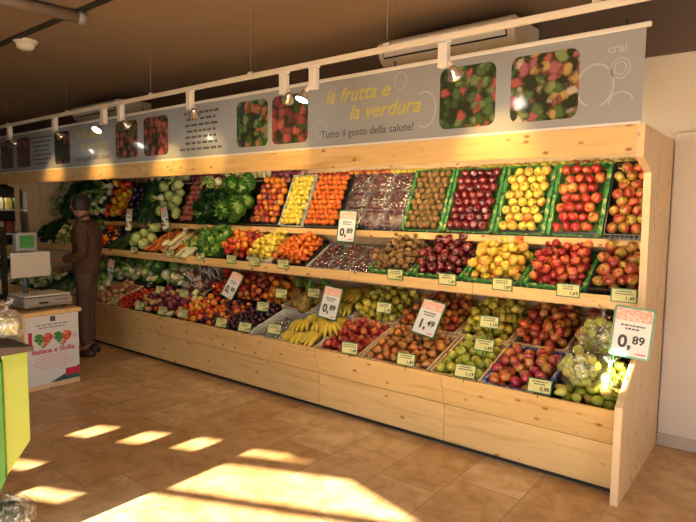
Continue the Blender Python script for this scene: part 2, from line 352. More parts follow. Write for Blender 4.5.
for k in range(3):
    a, b_ = SEAM[k+1]+0.003, SEAM[k]-0.003
    bm = bmesh.new(); box(bm, a, b_, 0.662, 0.672, 1.4405, 1.482); box(bm, a, b_, 0.672, 0.70, 1.4405, 1.444); o = obj('retaining_rail', mesh_of(bm, M['black']))
    props(o, 'black retaining rail at the foot of the steep upper crates, %s from the end panel' % ORD[k], 'rail', 'black retaining rails')
ep = [(-0.12, 0), (-0.118, 0.555), (0.30, 0.80), (0.335, 1.0), (0.29, 1.85), (0.05, 1.92), (0.05, 2.10), (0.975, 2.10), (0.975, 0)]
bm = bmesh.new(); prism(bm, ep, 'x', 0.004, 0.044); o = obj('end_panel', mesh_of(bm, M['pine_z']))
props(o, 'tall pale pine side panel closing the display beside the white wall', 'side panel')
bm = bmesh.new(); prism(bm, ep, 'x', XL-0.044, XL-0.004); o = obj('end_panel', mesh_of(bm, M['pine_z']))
props(o, 'pine side panel at the far end of the display behind the scale', 'side panel')
bm = bmesh.new(); box(bm, XL-0.35, 0.003, 0.052, 0.075, 1.945, 2.10); bevel(bm, 0.002)
o = obj('fascia_board', mesh_of(bm, M['pine'])); props(o, 'long pine fascia board above the top row of fruit', 'fascia')
bm = bmesh.new(); box(bm, XL, 0.003, 0.982, 0.998, 0.0, 2.10); o = obj('back_board', mesh_of(bm, M['pine_dull'])); props(o, 'pine board at the back of the produce display', 'back board')
# vertical post boards on the far end panel, inside
bm = bmesh.new()
for y in (0.12, 0.45, 0.72): box(bm, XL, XL+0.02, y, y+0.06, 1.35, 1.94)
o = obj('inner_batten', mesh_of(bm, M['pine_z'])); props(o, 'pine upright battens inside the far side panel', 'batten')
# top ledge carrying a row of loose fruit
bm = bmesh.new(); box(bm, XL, 0.0, 0.90, 0.981, 1.92, 1.935); o = obj('top_ledge', mesh_of(bm, M['pine_dull'])); props(o, 'narrow ledge above the upper crates holding loose fruit', 'ledge')
# light battens behind the fascia
for k, x in enumerate((-0.62, -1.75, -2.88, -4.01)):
    e = empty('strip_light', (x, 0.11, 1.99), 'warm strip light behind the fascia board, %s from the end panel' % ORD[k], 'strip light', 'strip lights behind the fascia')
    bm = bmesh.new(); box(bm, -0.5, 0.5, -0.032, 0.02, 0.03, 0.06); obj('housing', mesh_of(bm, M['white']), e)
    bm = bmesh.new(); tube(bm, [(-0.48, 0, 0.015), (0.48, 0, 0.015)], 0.012, 8); obj('tube', mesh_of(bm, plain('strip_tube', (1, 1, 1), 0.4, emit=(1, 0.82, 0.52), estr=2)), e)
    a_ = area('strip_glow', (x, 0.115, 1.985), (0, 0.75, -0.5), 1.0, 0.03, [7.5, 7, 5.5, 3][k], (1, 0.76, 0.42)); 

# ------------------------------------------------------------------ text and small print helpers
def text_mesh(txt, size, mat, shear=0.0, bold=0.0, align='CENTER', depth=0.0006):
    c = bpy.data.curves.new('txt', 'FONT'); c.body = txt; c.size = size; c.shear = shear; c.offset = bold; c.extrude = depth
    c.align_x = align; c.align_y = 'CENTER'; c.resolution_u = 3
    o = bpy.data.objects.new('txt', c); COL.objects.link(o)
    me = bpy.data.meshes.new_from_object(o.evaluated_get(bpy.context.evaluated_depsgraph_get()))
    bpy.data.objects.remove(o); me.materials.clear(); me.materials.append(mat); return me
FACE = (PI/2, 0, 0)    # stands a lettering mesh upright, facing -Y
def word_lines(w, h, rows, mat, rr, fill=0.55, centre=True):
    """rows of tiny word-shaped marks, in the XZ plane facing -Y"""
    bm = bmesh.new()
    for i in range(rows):
        z = h/2 - (i+0.5)*h/rows; lw = w*rr.uniform(0.6, 1.0); x = -lw/2 if centre else -w/2; end = x+lw
        while x < end - w*0.03:
            l = min(end-x, w*rr.uniform(0.05, 0.14)); box(bm, x, x+l, -0.0006, 0.0006, z-h/rows*fill/2, z+h/rows*fill/2); x += l + w*0.03
    return mesh_of(bm, mat)
def rounded(w, h, r, d=0.002, seg=5):
    pts = []
    for cx_, cz_, a0 in ((w/2-r, h/2-r, 0), (-w/2+r, h/2-r, 90), (-w/2+r, -h/2+r, 180), (w/2-r, -h/2+r, 270)):
        for k in range(seg+1):
            a = math.radians(a0 + 90*k/seg); pts.append((cx_+r*math.cos(a), cz_+r*math.sin(a)))
    bm = bmesh.new(); prism(bm, pts, 'y', -d/2, d/2); return bm

# ------------------------------------------------------------------ banner above the fascia
def banner_mat():
    mt, nt, b = new_mat('banner_print'); L = nt.links
    tc = N(nt, 'ShaderNodeTexCoord'); nz = N(nt, 'ShaderNodeTexNoise'); nz.inputs['Scale'].default_value = 0.8; L.new(tc.outputs['Object'], nz.inputs['Vector'])
    cr = ramp(nt, [(0.35, (0.30, 0.32, 0.33)), (0.65, (0.37, 0.40, 0.42))]); L.new(nz.outputs[0], cr.inputs[0])
    L.new(cr.outputs[0], b.inputs['Base Color']); b.inputs['Roughness'].default_value = 0.35
    b.inputs['Coat Weight'].default_value = 0.6; b.inputs['Coat Roughness'].default_value = 0.03
    return mt
M['banner'] = banner_mat()
BX0, BX1, BZ0, BZ1 = -8.6, 0.02, 2.115, 2.615
bn = empty('banner', (0, 0.065, BZ0), 'long grey-blue banner with fruit pictures hanging above the fascia board', 'banner')
bm = bmesh.new(); box(bm, BX0, BX1, -0.002, 0.002, 0, BZ1-BZ0); obj('print_panel', mesh_of(bm, M['banner']), bn)
bm = bmesh.new(); box(bm, BX0, BX1+0.025, -0.012, 0.012, BZ1-BZ0, BZ1-BZ0+0.026); bevel(bm, 0.004); obj('top_rail', mesh_of(bm, M['white']), bn)
bm = bmesh.new(); box(bm, BX0, BX1, -0.009, 0.009, -0.014, 0.002); obj('bottom_rail', mesh_of(bm, M['white']), bn)
for x in (-0.08, -1.6, -3.2, -4.8, -6.4, -8.0):
    bm = bmesh.new(); tube(bm, [(x, 0, 0.52), (x, 0, CEIL-BZ0)], 0.0006, 5); tube(bm, [(x, 0, 0.525), (x, 0, 0.56)], 0.006, 6); obj('hanging_wire', mesh_of(bm, M['dark_gap']), bn)
pics = [(-0.525, 0.41, 'salad', [(0.55, 0.05, 0.03), (0.1, 0.22, 0.04), (0.65, 0.55, 0.4), (0.03, 0.05, 0.02), (0.25, 0.38, 0.08), (0.5, 0.08, 0.12), (0.6, 0.35, 0.05)], 13),
        (-1.03, 0.40, 'tomato', [(0.55, 0.04, 0.03), (0.05, 0.14, 0.03), (0.08, 0.2, 0.04), (0.03, 0.08, 0.02), (0.2, 0.3, 0.08)], 14),
        (-2.64, 0.41, 'strawberry', [(0.4, 0.02, 0.02), (0.5, 0.04, 0.04), (0.3, 0.02, 0.03), (0.06, 0.12, 0.03)], 10),
        (-3.10, 0.40, 'greens', [(0.05, 0.16, 0.03), (0.1, 0.25, 0.05), (0.2, 0.35, 0.1), (0.03, 0.07, 0.1), (0.5, 0.15, 0.04)], 12),
        (-4.57, 0.44, 'peppers', [(0.5, 0.03, 0.04), (0.35, 0.02, 0.04), (0.08, 0.12, 0.02), (0.55, 0.08, 0.05)], 12),
        (-5.13, 0.44, 'tomato bunch', [(0.5, 0.12, 0.05), (0.4, 0.1, 0.04), (0.15, 0.2, 0.05)], 11),
        (-6.62, 0.40, 'dark fruit', [(0.02, 0.04, 0.03), (0.04, 0.07, 0.03), (0.01, 0.02, 0.02), (0.3, 0.06, 0.03)], 11),
        (-7.75, 0.42, 'chestnut', [(0.2, 0.05, 0.03), (0.12, 0.04, 0.02), (0.3, 0.1, 0.06)], 12),
        (-8.3, 0.42, 'berries', [(0.2, 0.05, 0.03), (0.08, 0.04, 0.02), (0.25, 0.08, 0.05)], 12)]
for x, w, nm, cols, sc in pics:
    o = obj('fruit_picture', mesh_of(rounded(w, 0.40, 0.055), photo_print('picture_'+nm.replace(' ', '_'), cols, sc*1.35)), bn, (x, -0.003, 0.25)); o['label'] = 'rounded picture of ' + nm
for txt, x, z, s, mt, sh, bd in (('la frutta e', -1.95, 0.375, 0.155, 'ink_lime', 0.35, 0.0012), ('la verdura', -1.70, 0.235, 0.155, 'ink_lime', 0.35, 0.0012),
                                 ('Tutto il gusto della salute!', -1.86, 0.09, 0.082, 'ink_grey', 0, 0.0)):
    o = obj('lettering', text_mesh(txt, s, M[mt], sh, bd), bn, (x, -0.0035, z), FACE); o['label'] = 'lettering reading ' + txt
for txt, x, z, s, mt, sh, bd in (('la frutta e', -5.95, 0.375, 0.155, 'ink_lime', 0.35, 0.0012), ('la verdura', -5.85, 0.235, 0.155, 'ink_lime', 0.35, 0.0012),
                                 ('Tutto il gusto della salute!', -5.9, 0.09, 0.082, 'ink_grey', 0, 0.0)):
    obj('lettering', text_mesh(txt, s, M[mt], sh, bd), bn, (x, -0.0035, z), FACE)
o = obj('text_lines', word_lines(0.72, 0.40, 7, M['ink_grey'], R, 0.4), bn, (-3.82, -0.0035, 0.25)); o['label'] = 'block of small dark print lines'
o = obj('text_lines', word_lines(0.60, 0.40, 7, M['ink_grey'], R, 0.4), bn, (-7.2, -0.0035, 0.25))
# pale outline motifs of fruit at the banner's ends
def ring_shape(cx_, cz_, rx, rz, n=20, w=0.006, a0=0, a1=360):
    bm = bmesh.new(); pts = [(cx_+rx*math.cos(math.radians(a0+(a1-a0)*k/n)), 0, cz_+rz*math.sin(math.radians(a0+(a1-a0)*k/n))) for k in range(n+1)]
    for p, q in zip(pts, pts[1:]):
        p, q = Vector(p), Vector(q); d = (q-p).normalized()*w/2; nn = Vector((-d.z, 0, d.x))
        bm.faces.new([bm.verts.new(v) for v in (p-nn, q-nn, q+nn, p+nn)])
    return mesh_of(bm, M['banner_line'])
M['banner_line'] = plain('pale_banner_line', (0.47, 0.49, 0.49), 0.5)
for args in ((-0.23, 0.22, 0.10, 0.12, 20, 0.01, -70, 250), (-0.1, 0.3, 0.05, 0.055), (-0.1, 0.3, 0.03, 0.035), (-0.09, 0.12, 0.06, 0.05, 16, 0.007, 0, 200),
             (-2.3, 0.14, 0.06, 0.06), (-1.35, 0.2, 0.09, 0.12, 20, 0.01, -120, 120), (-2.2, 0.42, 0.05, 0.05), (-1.55, 0.42, 0.05, 0.06)):
    obj('fruit_outline', ring_shape(*args), bn, (0, -0.0028, 0))
obj('corner_lettering', text_mesh('crai', 0.07, M['banner_line'], 0, 0.001), bn, (-0.12, -0.003, 0.41), FACE)

# ------------------------------------------------------------------ track and spotlights
TY, TZ = -0.45, 2.60
tr = empty('lighting_track', (0, TY, TZ), 'long white lighting track hung in front of the banner', 'lighting track')
bm = bmesh.new(); box(bm, -9.0, 1.2, -0.018, 0.018, -0.016, 0.016); bevel(bm, 0.003); obj('rail', mesh_of(bm, M['cream']), tr)
for x in (-8.2, -6.9, -5.4, -3.85, -2.55, -1.32, -0.1):
    bm = bmesh.new(); box(bm, x-0.02, x+0.02, -0.012, 0.012, 0.016, 0.032); tube(bm, [(x, 0, 0.03), (x, 0, CEIL-TZ)], 0.0006, 5); obj('suspension_wire', mesh_of(bm, M['cream']), tr)
def spotlight(x, aim, side, on, label, power=0, dx=0.06):
    e = empty('spotlight', (x, TY, TZ-0.016), label, 'spotlight', 'spotlights on the track')
    bm = bmesh.new(); box(bm, -0.045, 0.045, -0.016, 0.016, -0.014, 0); bevel(bm, 0.003); obj('adapter', mesh_of(bm, M['white']), e)
    bm = bmesh.new(); box(bm, -0.03, 0.03, -0.024, 0.024, -0.155, -0.014); bevel(bm, 0.006, 2); obj('transformer_box', mesh_of(bm, M['white']), e)
    j = Vector((side*0.034, 0, -0.135)); hd = Vector((side*dx, -0.01, -0.165))
    bm = bmesh.new(); tube(bm, [Vector((side*0.02, 0, -0.13)), j+Vector((side*0.012, 0, 0)), hd], [0.013, 0.015, 0.014], 8); obj('arm', mesh_of(bm, M['white']), e)
    a = Vector(aim).normalized(); q = a.to_track_quat('-Z', 'Y').to_euler()
    bm = bmesh.new(); lathe(bm, [(0.047, -0.062), (0.049, -0.058), (0.04, -0.04), (0.026, -0.014), (0.016, 0.012), (0.0, 0.016)], 16)
    obj('lamp_head', mesh_of(bm, M['lamp_glass'], True), e, hd, q)
    bm = bmesh.new(); lathe(bm, [(0.0, -0.060), (0.044, -0.060)], 16); bm.normal_update()
    for f in bm.faces: f.normal_flip() if f.normal.z > 0 else None
    o = obj('bulb_face', mesh_of(bm, M['lamp_on']), e, hd, q); o['label'] = 'glowing lamp face'
    if power:
        d = bpy.data.lights.new('spot_beam', 'SPOT'); d.energy = power; d.color = (1, 0.60, 0.17); d.spot_size = math.radians(66); d.spot_blend = 0.9; d.shadow_soft_size = 0.04
        l = link(bpy.data.objects.new('spot_beam', d)); l.parent = e; l.location = hd + a*0.075; l.rotation_euler = q
    return e
dn_ = (0.05, 0.62, -0.62)
spotlight(-0.924, (0.05, 0.62, -0.56), 1, True, 'white track spotlight nearest the end panel, in front of the tomato picture', 25)
spotlight(-1.917, (-0.10, -0.30, -0.75), -1, True, 'white track spotlight whose bright lamp faces the room, second from the end panel', 7, 0.075)
spotlight(-2.20, (-0.80, 0.55, -0.5), 1, True, 'white track spotlight in front of the strawberry picture', 25)
spotlight(-3.286, (-0.75, 0.62, -0.5), 1, True, 'white track spotlight above the block of small print beside the leafy picture', 22)
spotlight(-4.35, (-0.05, 0.62, -0.52), 1, True, 'white track spotlight near the pepper picture, close to a twin spotlight', 22)
spotlight(-4.66, (0.1, -0.4, -0.6), -1, True, 'track spotlight with glowing lamp turned to the room, beside its twin', 6, 0.07)
spotlight(-5.683, (-0.05, 0.62, -0.52), 1, True, 'white track spotlight in front of the small print block at the far end', 22)
spotlight(-6.861, (-0.05, 0.62, -0.52), 1, True, 'white track spotlight farthest along the track', 18)
# ------------------------------------------------------------------ air conditioners
def aircon(x0, x1, label):
    e = empty('air_conditioner', ((x0+x1)/2, 1.0, 2.75), label, 'air conditioner', 'air conditioners under the ceiling'); h = (x1-x0)/2
    prof = [(-0.50, 0.235), (-0.54, 0.20), (-0.50, 0.09), (-0.38, 0.0), (-0.02, 0.03), (-0.02, 0.25)]
    bm = bmesh.new(); prism(bm, prof, 'x', -h, h); bevel(bm, 0.012, 2); obj('body', mesh_of(bm, M['cream']), e)
    # slanted front grille with dark slot
    P0, P1 = Vector((0, -0.54, 0.20)), Vector((0, -0.50, 0.09)); d = (P1-P0); nn = Vector((0, d.z, -d.y)).normalized()*-1
    if nn.y > 0: nn = -nn
    bm = bmesh.new()
    pts = [P0+d*0.12, P0+d*0.98]
    vs = [Vector((x, p.y, p.z)) + nn*0.003 for x, p in ((-h+0.05, pts[0]), (h-0.05, pts[0]), (h-0.05, pts[1]), (-h+0.05, pts[1]))]
    bm.faces.new([bm.verts.new(v) for v in vs]); obj('air_slot', mesh_of(bm, M['dark_gap']), e)
    bm = bmesh.new(); pts = [P0+d*0.17, P0+d*0.86]
    vs = [Vector((x, p.y, p.z)) + nn*0.008 for x, p in ((-h+0.06, pts[0]), (h-0.06, pts[0]), (h-0.06, pts[1]), (-h+0.06, pts[1]))]
    bm.faces.new([bm.verts.new(v) for v in vs]); obj('flap', mesh_of(bm, M['white']), e)
    return e
aircon(-2.05, -0.90, 'white ceiling air conditioner behind the right half of the banner')
aircon(-7.2, -6.05, 'white ceiling air conditioner far down behind the banner')
# ------------------------------------------------------------------ smoke detector and ceiling batten
def ceil_pt(x, y): return (x, y, CEIL)
o = empty('smoke_detector', (-4.83, -1.08, CEIL), 'round cream smoke detector on the brown ceiling', 'smoke detector')
bm = bmesh.new(); lathe(bm, [(0, -0.035), (0.08, -0.033), (0.10, -0.02), (0.105, 0)], 20); obj('base', mesh_of(bm, M['cream'], True), o)
bm = bmesh.new(); lathe(bm, [(0, -0.085), (0.05, -0.082), (0.075, -0.065), (0.08, -0.033)], 20); obj('sensor_head', mesh_of(bm, M['cream'], True), o, (0.0, 0.0, 0.0))
o = empty('ceiling_lamp', (-3.85, -1.55, CEIL-0.05), 'pale tube-shaped fitting on the brown ceiling near the smoke detector', 'ceiling fitting')
bm = bmesh.new(); tube(bm, [(0.03, -0.75, 0), (0.115, -0.1, 0), (0.19, 0.36, 0)], 0.045, 10); obj('tube_body', mesh_of(bm, plain('dull_tube', (0.17, 0.13, 0.10), 0.5), True), o)
bm = bmesh.new(); tube(bm, [(0.19, 0.36, 0), (0.197, 0.41, 0)], 0.05, 10); obj('end_cap', mesh_of(bm, M['grey']), o)
#==PRODUCE==
# ------------------------------------------------------------------ produce: one mesh of each kind
F = {}
def smooth_r(pts, n=9):
    return pts
def apple_prof(r, sq=0.92):
    out = []
    for k in range(14):
        t = -PI/2 + PI*k/13; q = max(0.0, math.cos(t))**0.82*(1+0.07*math.sin(t)); z = math.sin(t)*(0.90 if t > 0 else 0.94)
        z -= (0.34 if t > 0 else -0.24)*math.exp(-(q/0.27)**2) if abs(t) > 0.7 else 0
        out.append((q*r if 0 < k < 13 else 0, z*r*sq))
    return out
def mk_apple(name, skin, r=0.037, sq=0.92, eye=True):
    bm = bmesh.new(); lathe(bm, apple_prof(r, sq), 14, lambda a, z: 1+0.02*math.cos(5*a))
    tube(bm, [(0, 0, r*0.5), (r*0.08, 0, r*1.05)], 0.0016, 5, 1)
    if eye: lathe(bm, [(0, -r*0.70), (r*0.16, -r*0.78), (r*0.1, -r*0.82), (0, -r*0.8)], 6, None, 1)
    F[name] = mesh_of(bm, [skin, M['stem']], False, name)
    for p in F[name].polygons: p.use_smooth = True
def mk_ball(name, skin, r, sq=1.0, seg=12, nv=7, tip=0.0, cap=None):
    bm = bmesh.new()
    prof = [(math.sin(PI*k/nv)*r, -math.cos(PI*k/nv)*r*sq*(1+tip*abs(math.cos(PI*k/nv))**8)) for k in range(nv+1)]
    prof[0] = (0, prof[0][1]); prof[-1] = (0, prof[-1][1]); lathe(bm, prof, seg)
    if cap:
        for k in range(5):
            a = 2*PI*k/5; z = r*sq*0.98
            vs = [(0, 0, z+0.002), (math.cos(a-0.35)*r*0.35, math.sin(a-0.35)*r*0.35, z), (math.cos(a)*r*0.6, math.sin(a)*r*0.6, z*0.93+0.003), (math.cos(a+0.35)*r*0.35, math.sin(a+0.35)*r*0.35, z)]
            f = bm.faces.new([bm.verts.new(v) for v in vs]); f.material_index = 1
    F[name] = mesh_of(bm, [skin] + ([cap] if cap else []), True, name)
def mk_lathe(name, prof, mats, seg=12, mod=None, extra=None):
    bm = bmesh.new(); lathe(bm, prof, seg, mod)
    if extra: extra(bm)
    F[name] = mesh_of(bm, mats, True, name)

c = fruit
m_red = c('skin_red', (0.62, 0.20, 0.045), (0.42, 0.022, 0.02), (0.30, 0.012, 0.015), 7, stretch=(1, 1, 0.4), lo=0.36, hi=0.5)
m_bi = c('skin_red_green', (0.38, 0.30, 0.05), (0.42, 0.07, 0.035), (0.25, 0.02, 0.02), 6, stretch=(1, 1, 0.5), lo=0.38, hi=0.56)
m_yel = c('skin_yellow', (0.66, 0.52, 0.07), (0.70, 0.50, 0.08), (0.62, 0.20, 0.04), 5, lo=0.45, hi=0.58)
m_yor = c('skin_yellow_orange', (0.68, 0.50, 0.06), (0.70, 0.33, 0.05), (0.62, 0.14, 0.03), 5, lo=0.42, hi=0.58)
m_drk = c('skin_dark_red', (0.20, 0.012, 0.015), (0.09, 0.006, 0.012), (0.05, 0.004, 0.01), 7, 0.22, coat=0.5)
m_grn = c('skin_green', (0.36, 0.43, 0.045), (0.50, 0.52, 0.07), (0.60, 0.50, 0.09), 5)
m_ygr = c('skin_yellow_green', (0.48, 0.44, 0.04), (0.62, 0.52, 0.05), (0.60, 0.34, 0.05), 5)
m_pnk = c('skin_pink', (0.55, 0.30, 0.08), (0.50, 0.05, 0.07), (0.36, 0.015, 0.06), 6, lo=0.38, hi=0.52)
m_ror = c('skin_red_orange', (0.58, 0.24, 0.05), (0.45, 0.07, 0.03), (0.28, 0.02, 0.02), 5, lo=0.40, hi=0.55)
mk_apple('red_apple', m_red); mk_apple('bicolour_apple', m_bi, 0.038); mk_apple('yellow_apple', m_yel, 0.036)
mk_apple('golden_orange_apple', m_yor, 0.038); mk_apple('dark_red_apple', m_drk, 0.038); mk_apple('green_apple', m_grn, 0.037)
mk_apple('pink_apple', m_pnk, 0.036); mk_apple('blush_apple', m_ror, 0.039); mk_apple('yellow_green_apple', m_ygr, 0.036)
mk_apple('small_red_apple', m_red, 0.0305, 0.98)
m_kiwi = c('skin_kiwi', (0.20, 0.11, 0.035), (0.27, 0.155, 0.055), (0.34, 0.21, 0.08), 8, 0.85, coat=0)
mk_ball('kiwi', m_kiwi, 0.026, 1.22, 12, 8)
m_or = c('skin_orange', (0.70, 0.20, 0.012), (0.78, 0.27, 0.02), None, 5, 0.38, bump=300)
m_or2 = c('skin_deep_orange', (0.66, 0.12, 0.012), (0.74, 0.19, 0.015), None, 5, 0.38, bump=300)
mk_ball('mandarin', m_or2, 0.029, 0.86, 12, 8); mk_ball('orange', m_or, 0.037, 0.96, 14, 8)
m_lem = c('skin_lemon', (0.74, 0.55, 0.05), (0.80, 0.64, 0.08), None, 5, 0.4, bump=260)
mk_ball('lemon', m_lem, 0.027, 1.22, 14, 14, 0.14)
m_nec = c('skin_nectarine', (0.66, 0.24, 0.03), (0.45, 0.045, 0.02), (0.25, 0.015, 0.02), 5, 0.3, lo=0.42, hi=0.5)
mk_apple('nectarine', m_nec, 0.034, 0.96, False)
m_plm = c('skin_plum', (0.06, 0.01, 0.03), (0.025, 0.006, 0.025), (0.12, 0.01, 0.025), 6, 0.35)
mk_ball('plum', m_plm, 0.024, 1.1)
m_prs = c('skin_persimmon', (0.68, 0.26, 0.03), (0.50, 0.15, 0.03), (0.35, 0.10, 0.03), 5, 0.4)
m_pear = c('skin_russet_pear', (0.42, 0.21, 0.05), (0.50, 0.20, 0.04), (0.34, 0.14, 0.04), 5, 0.5)
m_gpr = c('skin_green_pear', (0.42, 0.44, 0.07), (0.56, 0.52, 0.10), (0.56, 0.40, 0.08), 5, 0.45)
pear_prof = lambda r: [(a*r, b*r) for a, b in ((0, -0.86), (0.2, -0.93), (0.48, -0.88), (0.76, -0.68), (0.94, -0.38), (1.0, -0.04), (0.95, 0.26), (0.82, 0.54), (0.66, 0.80), (0.53, 1.04), (0.43, 1.26), (0.28, 1.42), (0.12, 1.48), (0, 1.46))]
stem_x = lambda r: (lambda bm: tube(bm, [(0, 0, r*1.4), (r*0.12, 0, r*1.85)], 0.0017, 5, 1))
mk_lathe('russet_pear', pear_prof(0.0275), [m_pear, M['stem']], 12, None, stem_x(0.0275))
mk_lathe('green_pear', pear_prof(0.032), [m_gpr, M['stem']], 12, None, stem_x(0.032))
mk_apple('persimmon', m_prs, 0.032, 0.85, False)
m_tom = c('skin_tomato', (0.58, 0.045, 0.015), (0.50, 0.02, 0.01), None, 4, 0.2, coat=0.5)
mk_ball('tomato', m_tom, 0.03, 0.85, 12, 7, 0, M['leaf']); mk_ball('cherry_tomato', m_tom, 0.02, 1.0, 10, 6)
pp = [(0, -0.9), (0.4, -1.0), (0.72, -0.75), (0.88, -0.2), (0.98, 0.4), (0.9, 0.78), (0.6, 0.95), (0.3, 0.82), (0, 0.7)]
for nm, col in (('red_pepper', ((0.50, 0.018, 0.012), (0.58, 0.03, 0.015))), ('yellow_pepper', ((0.74, 0.42, 0.02), (0.78, 0.50, 0.03))), ('orange_pepper', ((0.72, 0.20, 0.01), (0.76, 0.27, 0.02)))):
    r = 0.043
    mk_lathe(nm, [(a*r, b_*r*1.15) for a, b_ in pp], [c('skin_'+nm, col[0], col[1], None, 4, 0.18, coat=0.6), M['leaf']], 16, lambda a, z: 1+0.10*math.cos(4*a), lambda bm: tube(bm, [(0, 0, r*0.75), (0.004, 0, r*1.25), (0.012, 0, r*1.5)], [0.006, 0.005, 0.006], 6, 1))
m_onr = c('skin_red_onion', (0.30, 0.07, 0.06), (0.42, 0.13, 0.08), (0.20, 0.03, 0.05), 5, 0.35)
mk_lathe('red_onion', [(0, -0.033), (0.015, -0.03), (0.031, -0.012), (0.034, 0.005), (0.024, 0.024), (0.008, 0.036), (0.004, 0.05), (0, 0.052)], [m_onr])
m_pot = c('skin_potato', (0.46, 0.26, 0.11), (0.55, 0.33, 0.15), (0.36, 0.19, 0.08), 6, 0.8, coat=0)
mk_ball('potato', m_pot, 0.03, 1.35)
m_cou = c('skin_courgette', (0.018, 0.06, 0.012), (0.035, 0.11, 0.02), (0.07, 0.17, 0.04), 5, 0.35)
def long_veg(name, L_, r, mats, bend=0.01, taper=(0.7, 1, 1, 0.95, 0.6), cap=True):
    bm = bmesh.new(); n = len(taper)
    pts = [Vector((0, bend*math.sin(PI*k/(n-1)), -L_/2+L_*k/(n-1))) for k in range(n)]
    tube(bm, pts, [r*t for t in taper], 10, 0)
    if cap: tube(bm, [pts[-1], pts[-1]+Vector((0, 0, L_*0.09))], [r*0.55, r*0.35], 7, 1)
    F[name] = mesh_of(bm, mats, False, name)
long_veg('courgette', 0.17, 0.019, [m_cou, M['leaf']]); long_veg('cucumber', 0.20, 0.017, [c('skin_cucumber', (0.01, 0.045, 0.008), (0.025, 0.085, 0.015), None, 8, 0.4), M['leaf_dark']])
mk_lathe('aubergine', [(0, -0.075), (0.022, -0.07), (0.036, -0.04), (0.037, -0.015), (0.028, 0.02), (0.018, 0.05), (0.014, 0.06), (0, 0.062)], [c('skin_aubergine', (0.012, 0.004, 0.016), (0.02, 0.006, 0.03), None, 4, 0.15, coat=0.7), M['leaf_dark']], 12, None,
         lambda bm: lathe(bm, [(0.022, 0.036), (0.018, 0.055), (0.006, 0.068), (0.005, 0.085), (0, 0.086)], 8, None, 1))
m_car = c('skin_carrot', (0.68, 0.17, 0.015), (0.74, 0.23, 0.02), None, 6, 0.45)
long_veg('carrot', 0.16, 0.015, [m_car, M['leaf']], 0.003, (0.12, 0.5, 0.8, 1.0, 0.85))
m_fen = c('skin_fennel', (0.62, 0.66, 0.42), (0.74, 0.74, 0.56), (0.5, 0.6, 0.3), 5, 0.4)
def fennel():
    bm = bmesh.new()
    lathe(bm, [(0, -0.045), (0.022, -0.043), (0.044, -0.02), (0.046, 0.0), (0.03, 0.03), (0.02, 0.045), (0, 0.05)], 12, lambda a, z: 0.85+0.2*abs(math.cos(a)), 0)
    rr = random.Random(3)
    for k in range(4):
        a = PI*k/4+0.3; d = Vector((math.cos(a)*0.5, math.sin(a)*0.25, 1)).normalized()
        tube(bm, [Vector((0, 0, 0.03)), d*0.09, d*0.13+Vector((d.x*0.03, 0, 0))], [0.012, 0.009, 0.007], 7, 1)
        for j in range(9):
            q = d*0.12 + Vector((rr.uniform(-0.03, 0.03), rr.uniform(-0.03, 0.03), rr.uniform(0, 0.05)))
            tube(bm, [d*0.12, q], [0.003, 0.001], 3, 2)
    F['fennel'] = mesh_of(bm, [m_fen, M['leaf_pale'], M['leaf']], True, 'fennel')
fennel()
def leafball(name, n, r, mats, open_=0.5, ruffle=0.15, tall=1.0, core=0.6, seed=1, nu=5, nv=5):
    """overlapping cupped leaves round a core"""
    rr = random.Random(seed); bm = bmesh.new()
    if core: lathe(bm, [(0, -0.8*r*core*tall), (0.7*r*core, -0.5*r*core*tall), (r*core, 0), (0.7*r*core, 0.7*r*core*tall), (0, r*core*tall)], 10, None, len(mats)-1)
    for k in range(n):
        a0 = 2.4*k; ring = k/max(1, n-1); mi = min(len(mats)-1, int((1-ring)*len(mats))) if len(mats) > 1 else 0
        R_ = r*(0.62+0.42*ring); hw = 0.75
        G = []
        for i in range(nu+1):
            t = i/nu; el = -1.0 + t*(1.0+1.35 - open_*ring*0.9); row = []
            for j in range(nv+1):
                s = (j/nv-0.5)*2; a = a0 + s*hw*math.sin(min(1, 0.25+t*0.9)*PI*0.75)
                wob = 1 + ruffle*math.sin(s*7+k*1.7)*t*t + ruffle*0.5*rr.uniform(-1, 1)*t + open_*ring*t*t*0.55
                rad = R_*wob*math.cos(el); row.append(bm.verts.new((rad*math.cos(a), rad*math.sin(a), R_*wob*math.sin(el)*tall)))
            G.append(row)
        for i in range(nu):
            for j in range(nv):
                f = bm.faces.new((G[i][j], G[i][j+1], G[i+1][j+1], G[i+1][j])); f.smooth = True; f.material_index = mi
    F[name] = mesh_of(bm, mats, True, name)
m_cab = c('cabbage_leaf', (0.40, 0.52, 0.16), (0.56, 0.64, 0.28), (0.66, 0.70, 0.42), 4, 0.45, coat=0.1)
leafball('cabbage', 7, 0.07, [m_cab], 0.1, 0.03, 0.92, 0.95, 2)
leafball('lettuce', 16, 0.08, [M['leaf'], M['leaf_pale'], M['leaf_pale']], 0.9, 0.24, 0.9, 0.5, 3)
leafball('curly_lettuce', 18, 0.075, [M['leaf'], M['leaf'], M['leaf_pale']], 1.1, 0.38, 0.8, 0.4, 4, 6, 7)
leafball('spinach_bunch', 20, 0.07, [M['leaf_dark'], M['leaf_dark']], 1.2, 0.4, 0.95, 0.5, 5, 4, 5)
m_rad = c('radicchio_leaf', (0.12, 0.012, 0.035), (0.22, 0.03, 0.06), (0.62, 0.45, 0.45), 8, 0.4, lo=0.4, hi=0.58)
leafball('radicchio', 9, 0.045, [m_rad], 0.25, 0.08, 1.1, 0.9, 6)
m_end = c('endive_leaf', (0.62, 0.62, 0.34), (0.74, 0.70, 0.48), (0.6, 0.6, 0.22), 5, 0.4)
leafball('endive', 6, 0.03, [m_end], 0.1, 0.03, 2.2, 0.95, 7)
m_cau = c('cauliflower_curd', (0.66, 0.58, 0.38), (0.76, 0.70, 0.50), None, 9, 0.75, coat=0, bump=90)
